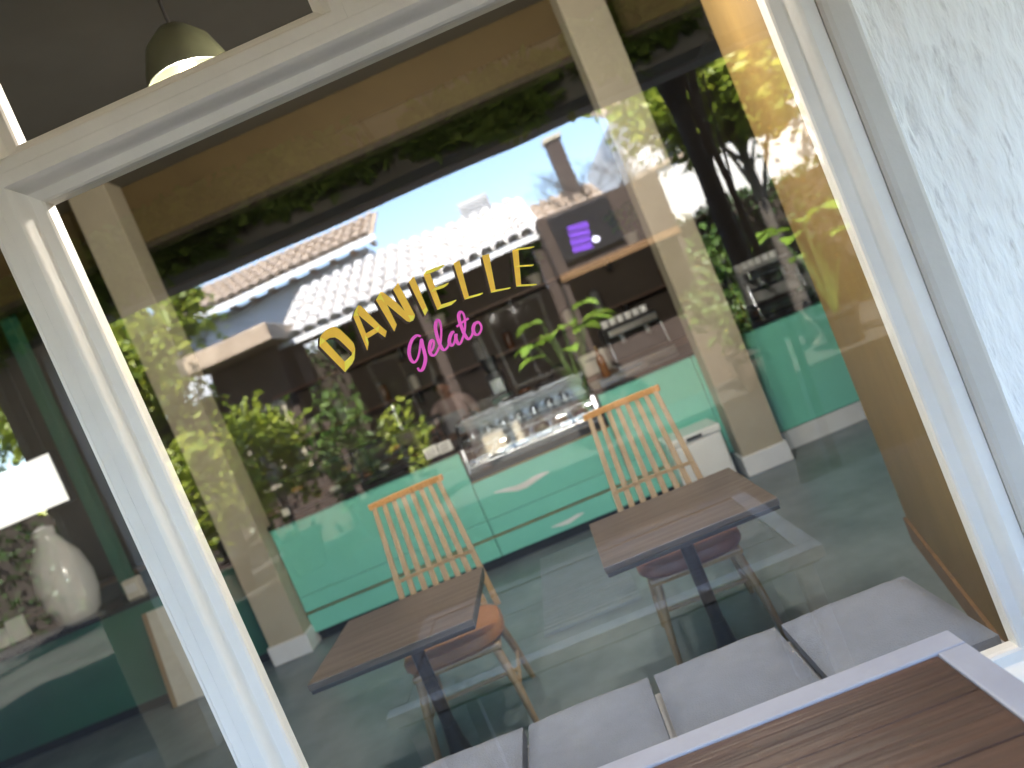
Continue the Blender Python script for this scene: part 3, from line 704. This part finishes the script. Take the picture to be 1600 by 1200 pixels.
for z, nm in ((1.55, 'lower'), (2.15, 'upper')):
    s_ = empty('wall_shelf', '%s brown wooden shelf fixed on the dark back wall' % nm, 'shelf', (0, 7.16, z))
    MB().box(-3.2, 2.6, -.13, .13, 0, .035).build('board', 'back_wood', s_, bevel=.003)
    for x in (-3.0,-1.5,0,1.3,2.5): MB().box(x-.015,x+.015,-.12,.13,-.14,-.001).build('bracket', 'black_metal', s_)
for i, x in enumerate((-2.9,-2.5,-1.9,-1.5,-.6,-.2,.6,1.0,1.9)):
    h = (.18,.26,.22)[i % 3]; cn = ('cream','grey','brown')[i % 3]; od = ('first','second','third')[i//3]
    lathe_thing('shelf_jar', [(.05,0),(.055,.02),(.055,h-.03),(.04,h)], (x, 7.15, 1.586), ('cream','stone','jar_brown')[i % 3], '%s storage jar on the lower wall shelf, %s %s one from the green post' % (cn, od, cn), 'jar', 'storage jars on the wall shelf', (('lid', [(.045,h+.0005),(.045,h+.02),(.01,h+.03)], 'black_plastic'),))
for i, (x, lbp) in enumerate(((-2.2,'trailing potted plant at the left end of the upper shelf'),(-.9,'small potted plant on the upper shelf above the person'),(.4,'small potted plant mid upper shelf'),(1.7,'bushy potted plant at the right end of the upper shelf'))):
    potted((x, 7.15, 2.186), lbp, .34, .17, 160, .11, 'leaf_mid', .09, .14, 'cream')

# pendant lamps
def pendant(x, y, z, label):
    t = empty('pendant_lamp', label, 'lamp', (x, y, z), group='olive pendant lamps in the shop')
    MB().lathe([(.03,.20),(.06,.19),(.12,.13),(.155,.04),(.165,-.01),(.160,-.01),(.148,.04),(.113,.123),(.055,.18),(.02,.185)], n=28).build('lamp_shade', 'olive', t, smooth=True)
    MB().lathe([(.012,-.055),(.034,-.045),(.047,-.015),(.045,.02),(.028,.055),(.018,.09)], n=18).build('bulb', 'bulb', t, smooth=True)
    MB().lathe([(.022,.091),(.022,.184)], n=12).build('socket', 'black_metal', t, smooth=True)
    MB().tube([(0,0,.19),(0,0,3.985-z)], .006, 6).build('cord', 'black_metal', t)
    l = bpy.data.lights.new('pendant_light', 'POINT'); l.energy = LAMP_W; l.color = (1,.92,.82); l.shadow_soft_size = .06
    lo = bpy.data.objects.new('pendant_light', l); col.objects.link(lo); lo.parent = t; lo.location = (0,0,-.10)
LAMP_W = 6.6
LZ = at(297, 112, y=1.0)
for x, lb in ((LZ.x,'lit olive dome pendant lamp over the tan leather chair'),(.03,'added olive dome pendant lamp lighting the shop between the two cafe tables'),(.42,'added olive dome pendant lamp lighting the shop over the brown leather chair')):  # first lamp is seen; the other two are added to brighten the interior
    pendant(x, 1.0, LZ.z-.03, lb)

# ------------------------------------------------------------------ person behind the counter
def skin_obj(name, verts, edges, radii, m, parent=None, sub=2):
    me = bpy.data.meshes.new(name); me.from_pydata(verts, edges, []); me.update()
    o = bpy.data.objects.new(name, me); col.objects.link(o)
    me.materials.append(MATS[m])
    if parent: o.parent = parent
    md = o.modifiers.new('skin', 'SKIN'); md.use_smooth_shade = True
    sv_ = me.skin_vertices[0].data
    for i, r_ in enumerate(radii): sv_[i].radius = (r_, r_) if not isinstance(r_, tuple) else r_
    sv_[0].use_root = True
    s_ = o.modifiers.new('sub', 'SUBSURF'); s_.levels = sub; s_.render_levels = sub
    return o
PX, PY = -.97, 5.72
V_ = []; E_ = []; RR = []
def sv_add(p, r_, frm=None):
    V_.append(p); RR.append(r_)
    if frm is not None: E_.append((frm, len(V_)-1))
    return len(V_)-1
pel = sv_add((0,0,.90), (.155,.11))
wai = sv_add((0,-.02,1.06), (.135,.095), pel); chs = sv_add((0,-.05,1.24), (.155,.105), wai); shl = sv_add((0,-.07,1.335), (.10,.075), chs)
nck = sv_add((0,-.085,1.395), .052, shl); jaw = sv_add((0,-.115,1.435), (.058,.066), nck); hd1 = sv_add((0,-.115,1.50), (.073,.088), jaw); hd2 = sv_add((0,-.105,1.565), (.058,.07), hd1)
nos = sv_add((0,-.215,1.475), .011, hd1)
for s_ in (-1, 1):
    sv_add((s_*.082,-.10,1.487), .014, hd1)
    a = sv_add((s_*.165,-.06,1.315), .052, shl); b = sv_add((s_*.235,-.12,1.17), .042, a); c = sv_add((s_*.25,-.20,1.075), .038, b)
    d = sv_add((s_*.17,-.38,1.10), .026, c); e = sv_add((s_*.15,-.44,1.095), (.036,.017), d)
    for k, (dx, dl) in enumerate(((-.027,.07),(-.009,.085),(.009,.08),(.026,.062))):
        f1 = sv_add((s_*.15+dx,-.475,1.092), .0085, e); f2 = sv_add((s_*.15+dx*1.1,-.475-dl*.55,1.085), .008, f1); sv_add((s_*.15+dx*1.1,-.475-dl,1.068), .007, f2)
    t1 = sv_add((s_*.15-s_*.036,-.43,1.085), .010, e); sv_add((s_*.15-s_*.058,-.465,1.075), .008, t1)
    h1 = sv_add((s_*.095,0,.82), .085, pel); k1 = sv_add((s_*.105,-.02,.48), .06, h1); an = sv_add((s_*.105,.01,.09), .042, k1); sv_add((s_*.11,-.13,.035), .035, an)
per = empty('person', 'person in a pale pink shirt and grey apron bending over the back counter', 'person', (PX, PY, .003), R(-8))
body = skin_obj('body', V_, E_, RR, 'skin', per)
# shirt
V_ = []; E_ = []; RR = []
a0 = sv_add((0,-.005,.93), (.165,.12)); a1 = sv_add((0,-.02,1.06), (.150,.108), a0); a2 = sv_add((0,-.05,1.24), (.170,.118), a1); a3 = sv_add((0,-.07,1.335), (.112,.085), a2); sv_add((0,-.078,1.368), .062, a3)
for s_ in (-1, 1):
    b = sv_add((s_*.165,-.06,1.318), .062, a3); c = sv_add((s_*.232,-.118,1.18), .056, b); sv_add((s_*.24,-.145,1.13), .054, c)
skin_obj('shirt', V_, E_, RR, 'shirt', per)
V_ = []; E_ = []; RR = []
b0 = sv_add((0,0,.93), (.168,.122)); b1 = sv_add((0,0,.86), (.16,.115), b0)
for s_ in (-1, 1):
    h1 = sv_add((s_*.095,0,.80), .094, b1); k1 = sv_add((s_*.105,-.02,.48), .072, h1); sv_add((s_*.105,.005,.10), .062, k1)
skin_obj('trousers', V_, E_, RR, 'trousers', per)
mb = MB(); v = []
for j in range(9):
    z = .62+j*.075; hw = .16-.05*max(0, (z-1.05)/.2); yy = -.155-.0*z if z < 1.0 else -.165-.02*(z-1)*3
    v += [(-hw, yy+.045, z), (-hw*.5, yy, z), (hw*.5, yy, z), (hw, yy+.045, z)]
mb.add(v, [(j*4+k, j*4+k+1, j*4+k+5, j*4+k+4) for j in range(8) for k in range(3)])
ap = mb.build('apron', 'apron', per, smooth=True); so_ = ap.modifiers.new('s', 'SOLIDIFY'); so_.thickness = .006
# hair: cap over the skull
mb = MB(); v = []; f = []; n = 20; m_ = 9
for j in range(m_+1):
    ph = math.pi*.62*j/m_
    for k in range(n):
        th = 2*math.pi*k/n; front = max(0, -math.sin(th))
        p2 = ph*(1-.38*front); rr = 1+.05*math.sin(th*7+j)
        v.append((.085*rr*math.sin(p2)*math.cos(th), -.10+.103*rr*math.sin(p2)*math.sin(th), 1.50+.122*math.cos(p2)*rr))
for j in range(m_):
    for k in range(n): f.append((j*n+k, j*n+(k+1)%n, (j+1)*n+(k+1)%n, (j+1)*n+k))
mb.add(v, f).build('hair', 'hair', per, smooth=True).modifiers.new('s', 'SOLIDIFY').thickness = -.012
for s_ in (-1, 1):
    MB().lathe([(.001,-.006),(.008,-.003),(.008,.003),(.001,.006)], (s_*.031,-.197,1.497), 10).build('eye', 'black_plastic', per)
MB().box(-.022,.022,-.192,-.184,1.440,1.448).build('mouth', 'leather_brown', per, bevel=.002)

# ------------------------------------------------------------------ outdoor table in front of the window
ot = empty('porch_table', 'dark walnut plank table with pale grey rim on the porch before the window', 'table', (0, 0, 0))
tx0, tx1, ty0, ty1 = -.80, .546, -1.05, -.292
rw_ = .058
n = 5; pw = (ty1-ty0-2*rw_)/n
for i in range(n):
    MB().box(tx0+rw_+.001, tx1-rw_-.001, ty0+rw_+i*pw+.0012, ty0+rw_+(i+1)*pw-.0012, .722, .7475+.0008*(i % 2)).build('plank', 'walnut', ot, bevel=.0018)
for (a, b, c, d) in ((tx0, tx1, ty1-rw_, ty1), (tx0, tx1, ty0, ty0+rw_), (tx0, tx0+rw_, ty0+rw_+.0005, ty1-rw_-.0005), (tx1-rw_, tx1, ty0+rw_+.0006, ty1-rw_-.0005)):
    MB().box(a, b, c, d, .715, .752).build('rim', 'table_rim' if c > -.5 or (a > 0) else 'walnut', ot, bevel=.004)
box('under_board', 'walnut', tx0+.02, tx1-.02, ty0+.02, ty1-.02, .700, .7145, ot)
for x in (tx0+.06, tx1-.06):
    for y in (ty0+.06, ty1-.06):
        box('leg', 'table_rim', x-.025, x+.025, y-.025, y+.025, .003, .6995, ot, .004)

# ------------------------------------------------------------------ greenery on the porch beam
def vine(x, wdt, label, n=1100):
    t = empty('hanging_vine', label, 'vine', (x, -2.46, 3.15), group='vines hanging along the porch beam')
    mb = MB()
    for k in range(14):
        a = random.uniform(-wdt/2, wdt/2); mb.tube([(a,0,0),(a+.03,.02,-.15),(a+random.uniform(-.05,.05),.03,-random.uniform(.2,.36))], .004, 5)
    mb.build('stem', 'bark', t)
    mb = MB(); leaves(mb, (0,.05,-.19), (wdt*.6,.07,.19), int(n*2.2), .09, clumps=22, shell=.1); mb.build('foliage', 'leaf_vine', t)
for x, w_, lb in ((-3.9,1.0,'leafy vine on the porch beam over the left column'),(-2.2,.9,'leafy vine on the porch beam left of the window'),(-.9,1.1,'thick leafy vine on the porch beam opposite the lettering'),(.3,.8,'leafy vine on the porch beam opposite the gelato case'),(1.25,.6,'short leafy vine on the porch beam near the two trunks'),(-3.1,.8,'leafy vine on the porch beam just past the left column'),(-1.55,.7,'leafy vine on the porch beam opposite the left window mullion')):
    vine(x, w_, lb)

# ------------------------------------------------------------------ trees
def tree(name, loc, h, crown_c, rad, n, size, leaf, label, tr=.09, group=None, bark='bark_grey', cl=26):
    t = empty(name, label, 'tree', loc, group=group)
    c = Vector(crown_c); mb = MB()
    mb.tube([(0,0,0),(c.x*.25+.05,c.y*.2,h*.35),(c.x*.6,c.y*.6,h*.7),(c.x,c.y,c.z)], [tr*1.3,tr,tr*.75,tr*.35], 12)
    for k in range(9):
        a = k*2.4; z0 = h*(.55+.04*k); e = Vector((c.x+rad[0]*.75*math.cos(a), c.y+rad[1]*.75*math.sin(a), c.z+rad[2]*random.uniform(-.3,.6)))
        b0 = Vector((c.x*.7, c.y*.7, z0)); mb.tube([b0, b0.lerp(e,.5)+Vector((0,0,.12)), e], [tr*.4,tr*.25,tr*.08], 7)
    mb.build('trunk', bark, t, smooth=True)
    mb = MB(); leaves(mb, c, rad, n, size, clumps=cl, shell=.45); mb.build('crown', leaf, t)
    return t
GZ = -.12
tree('tree', (1.52,-3.35,GZ), 4.0, (.25,-.35,4.6), (.8,.5,.6), 1500, .16, 'leaf_dark', 'dark trunked tree by the porch edge', .085, None, 'bark')
tree('sapling', (1.72,-3.4,GZ), 3.6, (.1,-.2,4.1), (.4,.3,.4), 500, .13, 'leaf_dark', 'thin dark sapling next to the porch tree', .03, None, 'bark')
tree('tree', (4.0,-9.0,GZ), 4.0, (.1,0,4.4), (1.45,1.1,1.15), 6500, .18, 'leaf_lime', 'yellow green tree before the white house', .1)
tree('tree', (-6.9,-12,GZ), 4.4, (.2,0,4.3), (1.35,1.2,1.5), 4500, .2, 'leaf_lime', 'tall yellow green tree before the grey house', .13)
tree('tree', (-7.4,-9,GZ), 4.0, (.2,0,3.9), (1.2,1.0,1.15), 3400, .17, 'leaf_lime', 'lime green tree between the shed and the far courtyard corner', .12, None, 'bark_pale')
tree('tree', (-10.2,-9,GZ), 4.4, (.2,0,4.2), (1.6,1.2,1.5), 3600, .2, 'leaf_mid', 'broad green tree at the far courtyard corner', .13)
for x_, y_, lb in ((-6.5,-8.0,'first pale slender trunk of the courtyard tree clump'),(-6.15,-8.3,'middle pale slender trunk of the courtyard tree clump'),(-5.75,-7.9,'last pale slender trunk of the courtyard tree clump, beside the potted shrub')):
    tree('slender_tree', (x_,y_,GZ), 4.2, (.1,0,4.6), (.5,.4,.5), 700, .15, 'leaf_lime', lb, .11, 'slender trees in a clump', 'bark_pale')
tree('tree', (-3.95,-4.7,GZ), 4.0, (-.3,-.2,4.9), (1.3,.8,.8), 2600, .15, 'leaf_vine', 'stout grey trunked shade tree near the porch opposite the left pane', .2, None, 'bark_pale')
tree('tree', (-7.4,-5.0,GZ), 3.2, (.1,0,2.7), (1.1,.8,.9), 3000, .14, 'leaf_dark', 'dark bushy tree farther along the porch', .08, None, 'bark')
tree('tree', (8.0,-11,GZ), 4.6, (0,0,4.6), (1.8,1.5,1.5), 4000, .2, 'leaf_mid', 'green tree past the white house', .13)
# courtyard plants
def broad_plant(loc, label, z0, n, L0, spread=1.0):
    t = empty('broad_leaf_plant', label, 'plant', loc)
    MB().lathe([(.2,0),(.28,.5),(.3,.5),(.3,.46),(.26,.44)], n=20).build('pot', 'black_plastic', t, smooth=True)
    for k in range(n):
        a = k*2.399+.4; tilt = random.uniform(.2,.75)*spread; ln = L0*random.uniform(.75,1.2)
        base = Vector((0,0,.42)); st = Vector((math.cos(a)*tilt*.6, math.sin(a)*tilt*.6, z0*random.uniform(.7,1.0)))
        mb = MB(); mb.tube([base, base.lerp(st,.5)+Vector((0,0,.1)), st], [.016,.012,.007], 6); s_ = mb.build('stem', 'leaf_mid', t, smooth=True)
        d = Vector((math.cos(a), math.sin(a), .35)).normalized(); sd = Vector((-math.sin(a), math.cos(a), 0)); v = []; f = []; m_ = 7
        for i in range(m_+1):
            u = i/m_; p = st + d*ln*u + Vector((0,0,-ln*.45*u*u)); ww = ln*.30*math.sin(math.pi*min(.98,u*.93+.06))**.8
            v += [p-sd*ww+Vector((0,0,ww*.3)), p, p+sd*ww+Vector((0,0,ww*.3))]
        for i in range(m_): f += [(3*i,3*i+1,3*i+4,3*i+3),(3*i+1,3*i+2,3*i+5,3*i+4)]
        MB().add(v, f).build('leaf', 'leaf_broad', s_, smooth=True)
broad_plant((.42,-8.0,GZ), 'broad leaved plant in a black pot out in the courtyard sun', 1.95, 11, .48)
broad_plant((4.0,-7.9,GZ), 'broad leaved plant in a black pot under the yellow green tree', 1.8, 10, .45)
potted((-3.9,-7.8,GZ), 'tall leafy shrub in a brown pot before the low shed', 1.9, .55, 1300, .15, 'leaf_lime', .3, .5)
potted((-2.9,-8.1,GZ), 'leafy shrub in a brown pot between the shed and the white tiled house', 1.5, .42, 620, .14, 'leaf_mid', .28, .5)
potted((-2.2,-8.6,GZ), 'small leafy shrub in a brown pot by the door of the white tiled house', 1.0, .3, 420, .12, 'leaf_lime', .26, .5)
potted((2.6,-7.6,GZ), 'leafy shrub in a brown pot beside the brown kiosk', 1.5, .45, 1000, .14, 'leaf_mid', .26, .5)
potted((-5.1,-8.0,GZ), 'leafy shrub in a brown pot past the low shed', 1.7, .55, 1200, .14, 'leaf_lime', .28, .5)

# ------------------------------------------------------------------ courtyard buildings (seen mirrored in the glass)
def tile_roof(parent, x0, x1, ye, ze, yr, zr, m, pitch=.24, rows=5):
    """barrel tiles from the eave (ye,ze) up to the ridge (yr,zr)"""
    roof = MB()
    nrm = Vector((0, -(zr-ze), yr-ye)); nrm = nrm if nrm.z > 0 else -nrm; nrm.normalize()
    th = nrm*-.06
    a, b, c, d = Vector((x0,ye,ze)), Vector((x1,ye,ze)), Vector((x1,yr,zr)), Vector((x0,yr,zr))
    roof.add([a,b,c,d,a+th,b+th,c+th,d+th], [(0,1,2,3),(7,6,5,4),(0,4,5,1),(1,5,6,2),(2,6,7,3),(3,7,4,0)])
    ro = roof.build('roof', m, parent)
    L_ = (Vector((0,yr,zr))-Vector((0,ye,ze))).length; tl = L_/rows; dirv = (Vector((0,yr,zr))-Vector((0,ye,ze))).normalized()
    v = []; n = 6
    for s_, rr, lift in ((-.03,pitch*.46,.025),(tl,pitch*.38,0)):
        for k in range(n+1):
            an = math.pi*k/n; v.append(Vector((math.cos(an)*rr,0,0)) + nrm*(math.sin(an)*rr*.8+lift) + dirv*s_)
    f = [(k, k+1, n+2+k, n+1+k) for k in range(n)] + [tuple(range(n+1))]
    me = bpy.data.meshes.new('roof_tile'); me.from_pydata([tuple(p) for p in v], [], f); me.materials.append(MATS[m]); me.polygons.foreach_set('use_smooth', [True]*len(me.polygons))
    nx = int((x1-x0)/pitch)
    for i in range(nx):
        for j in range(rows):
            o = bpy.data.objects.new('roof_tile', me); col.objects.link(o); o.parent = ro
            o.location = Vector((x0+pitch*(i+.5), ye, ze)) + dirv*tl*j + nrm*random.uniform(0,.012)
            o.rotation_euler.z = random.uniform(-.03,.03)
    return ro
def window_part(parent, x0, x1, z0, z1, y, fm_='white_trim'):
    wv = MB(); t_ = .06
    wv.box(x0-t_, x1+t_, y, y+.06, z0-t_, z0).box(x0-t_, x1+t_, y, y+.06, z1, z1+t_).box(x0-t_, x0, y, y+.06, z0+.001, z1-.001).box(x1, x1+t_, y, y+.06, z0+.001, z1-.001)
    xm = (x0+x1)/2; wv.box(xm-.02, xm+.02, y+.005, y+.05, z0+.001, z1-.001)
    o = wv.build('window', fm_, parent); box('pane', 'dark_glass', x0, x1, y-.02, y+.01, z0, z1, o)
# white tiled house across the courtyard, with deep shaded eaves
h1 = empty('tiled_house', 'low house with sunlit white barrel tiles and shaded brown walls', 'house')
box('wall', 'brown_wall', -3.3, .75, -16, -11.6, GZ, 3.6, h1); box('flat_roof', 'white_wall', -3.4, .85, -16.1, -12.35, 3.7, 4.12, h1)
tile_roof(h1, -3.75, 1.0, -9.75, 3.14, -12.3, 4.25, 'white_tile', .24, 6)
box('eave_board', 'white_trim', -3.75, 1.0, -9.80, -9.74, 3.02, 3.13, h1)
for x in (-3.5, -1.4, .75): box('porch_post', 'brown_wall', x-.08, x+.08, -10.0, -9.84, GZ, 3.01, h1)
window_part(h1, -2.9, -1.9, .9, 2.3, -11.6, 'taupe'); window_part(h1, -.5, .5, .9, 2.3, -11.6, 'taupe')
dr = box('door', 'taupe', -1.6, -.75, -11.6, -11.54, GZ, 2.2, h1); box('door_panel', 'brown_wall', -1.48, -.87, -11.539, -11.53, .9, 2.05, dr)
# brown kiosk with black sign
k1 = empty('brown_kiosk', 'dark brown wooden kiosk with orange beam and open counter', 'kiosk')
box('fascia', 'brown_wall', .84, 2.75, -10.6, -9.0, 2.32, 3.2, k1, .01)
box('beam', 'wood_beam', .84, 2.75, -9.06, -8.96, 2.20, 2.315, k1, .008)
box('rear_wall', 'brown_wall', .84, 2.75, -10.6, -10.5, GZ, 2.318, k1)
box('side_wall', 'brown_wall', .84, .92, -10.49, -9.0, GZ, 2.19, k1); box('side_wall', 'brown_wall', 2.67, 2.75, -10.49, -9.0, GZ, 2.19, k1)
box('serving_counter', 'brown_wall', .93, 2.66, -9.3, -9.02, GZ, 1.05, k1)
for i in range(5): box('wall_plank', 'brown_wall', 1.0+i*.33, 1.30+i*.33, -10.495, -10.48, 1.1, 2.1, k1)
bs = empty('black_sign', 'black sign board with a purple emblem on the brown kiosk', 'sign', (1.42,-8.985,2.45))
MB().box(-.42,.50,-.012,.045,0,.70).build('board', 'black_plastic', bs, bevel=.01)
mb = MB()
for k in range(4): mb.add([(-.24+.02*k,.047,.10+.1*k),(.06+.02*k,.047,.06+.1*k),(.06+.02*k,.047,.14+.1*k),(-.24+.02*k,.047,.18+.1*k)], [(0,1,2,3)])
mb.build('emblem', 'purple_light', bs); MB().lathe([(.045,0),(.045,.004)], (0,0,0), 14).build('emblem_dot', 'white_light', bs, loc=(.14,.05,.16)).rotation_euler.x = R(90)
# house with flat parapet, roof box and chimney behind
h2 = empty('parapet_house', 'white house with tiled parapet and chimney behind the kiosk', 'house')
box('wall', 'white_wall', -3.2, 3.1, -20, -16.6, GZ, 4.35, h2)
tile_roof(h2, -3.3, 3.2, -15.9, 4.1, -17.2, 4.8, 'tan_tile', .28, 3)
cm = box('chimney', 'brown_wall', 2.45, 2.85, -17.0, -16.6, 4.3, 6.05, h2, .01); box('chimney_cap', 'taupe', 2.4, 2.9, -17.05, -16.55, 6.052, 6.15, cm)
window_part(h2, 1.0, 2.0, 1.2, 2.6, -16.6)
ac = empty('roof_cooler', 'square grey cooling unit on the flat roof behind the white barrel tiles', 'cooler', (.07,-13.2,4.125))
MB().box(-.33,.33,-.3,.3,.08,.60).build('case', 'ac_grey', ac, bevel=.02)
for k in range(7): MB().box(-.29,.29,.301,.312,.13+.06*k,.16+.06*k).build('louvre', 'ac_grey', ac)
for sx in (-1,1): MB().box(sx*.25-.04,sx*.25+.04,-.25,.25,0,.079).build('skid', 'black_metal', ac)
# bright white house on the right
h3 = empty('white_house', 'tall sunlit white house with tan roof behind the trees', 'house')
box('wall', 'white_wall', 4.3, 11, -24, -17.5, GZ, 6.2, h3)
tile_roof(h3, 4.1, 11.2, -17.0, 6.15, -19.5, 7.1, 'tan_tile', .3, 4)
for x in (5.2, 7.4, 9.4): window_part(h3, x, x+.9, 3.6, 5.0, -17.5); window_part(h3, x, x+.9, .9, 2.3, -17.5)
g3 = empty('garden_wall', 'white garden wall behind the yellow green tree', 'wall'); box('wall', 'white_wall', 3.2, 12, -12.6, -12.4, GZ, 3.7, g3); box('coping', 'tan_tile', 3.15, 12.05, -12.65, -12.35, 3.702, 3.79, g3)
# grey gabled house on the left
h4 = empty('grey_house', 'blue grey house with tan barrel tile roof and white fascia', 'house')
box('wall', 'blue_wall', -9.2, -3.0, -23, -17.6, GZ, 5.6, h4)
tile_roof(h4, -9.6, -2.6, -17.0, 5.75, -19.6, 6.9, 'tan_tile', .3, 4)
box('fascia', 'white_trim', -9.6, -2.6, -17.06, -16.99, 5.56, 5.72, h4)
for i in range(12): box('rafter_end', 'wood_beam', -9.4+i*.6, -9.28+i*.6, -17.59, -17.07, 5.5, 5.61, h4)
window_part(h4, -8.0, -7.0, 3.2, 4.7, -17.6); window_part(h4, -5.2, -4.2, 3.2, 4.7, -17.6)
# low shed
h5 = empty('low_shed', 'low brown shed with a pale flat roof edge', 'shed')
box('wall', 'brown_wall', -4.95, -3.75, -11.2, -9.6, GZ, 3.1, h5); box('roof', 'tan_tile', -5.05, -3.5, -11.4, -8.9, 3.13, 3.42, h5, .02)
window_part(h5, -4.8, -4.0, 1.0, 2.2, -9.6, 'taupe')

# clipped hedges that close the courtyard
def hedge(x0, x1, y, h, label, leaf='leaf_dark', n=5200):
    t = empty('hedge', label, 'hedge', ((x0+x1)/2, y, GZ)); L_ = (x1-x0)/2
    box('core', 'soil', -L_+.1, L_-.1, -.28, .28, 0, h-.12, t)
    mb = MB()
    for i in range(n):
        f_ = random.random(); x = random.uniform(-L_, L_)
        if f_ < .75: q = Vector((x, .32+random.gauss(0,.05), random.uniform(0, h)))
        else: q = Vector((x, random.uniform(-.35,.35), h-.05+random.gauss(0,.05)+.1*noise.noise(Vector((x*1.3,y,0)))))
        a = Vector((random.uniform(-1,1), random.uniform(-.3,1), random.uniform(-.6,.8))).normalized(); b = a.cross(Vector((random.uniform(-1,1), random.uniform(-1,1), random.uniform(-1,1)))).normalized()
        z = .12*random.uniform(.7,1.3); mb.add([q, q+a*z*.5+b*z*.35, q+a*z, q+a*z*.5-b*z*.35], [(0,1,2,3)])
    mb.build('foliage', leaf, t)
hedge(-16, -3.1, -13.2, 3.3, 'long dark hedge behind the yellow green tree and low shed')
hedge(2.9, 14, -11.7, 2.7, 'long dark hedge in front of the white garden wall')
hedge(-30, -9, -24, 3.6, 'far dark hedge beyond the grey house', n=4000)
hedge(9, 34, -25, 4.0, 'far dark hedge past the tall white house', n=4000)

# bare twiggy tree behind the kiosk
bt = empty('bare_tree', 'bare grey twiggy tree behind the brown kiosk', 'tree', (2.6,-12.9,GZ))
mb = MB(); mb.tube([(0,0,0),(.05,0,1.6),(-.05,.05,3.0)], [.11,.09,.07], 10); mb.build('trunk', 'bark_grey', bt, smooth=True)
mb = MB()
def twig(p, d, L_, r_, k):
    q = p + d*L_; mb.tube([p, p.lerp(q,.5)+Vector((random.gauss(0,.03),random.gauss(0,.03),.02)), q], [r_, r_*.8, r_*.55], 5)
    if k:
        for _ in range(3):
            e = (d + Vector((random.gauss(0,.55), random.gauss(0,.5), random.gauss(.1,.4)))).normalized(); twig(q, e, L_*random.uniform(.62,.85), r_*.55, k-1)
for k in range(6):
    a = k*1.05; twig(Vector((-.05,.05,2.9)), Vector((math.cos(a)*.7, math.sin(a)*.5, .9)).normalized(), .75, .035, 4)
mb.build('branches', 'bark_grey', bt)
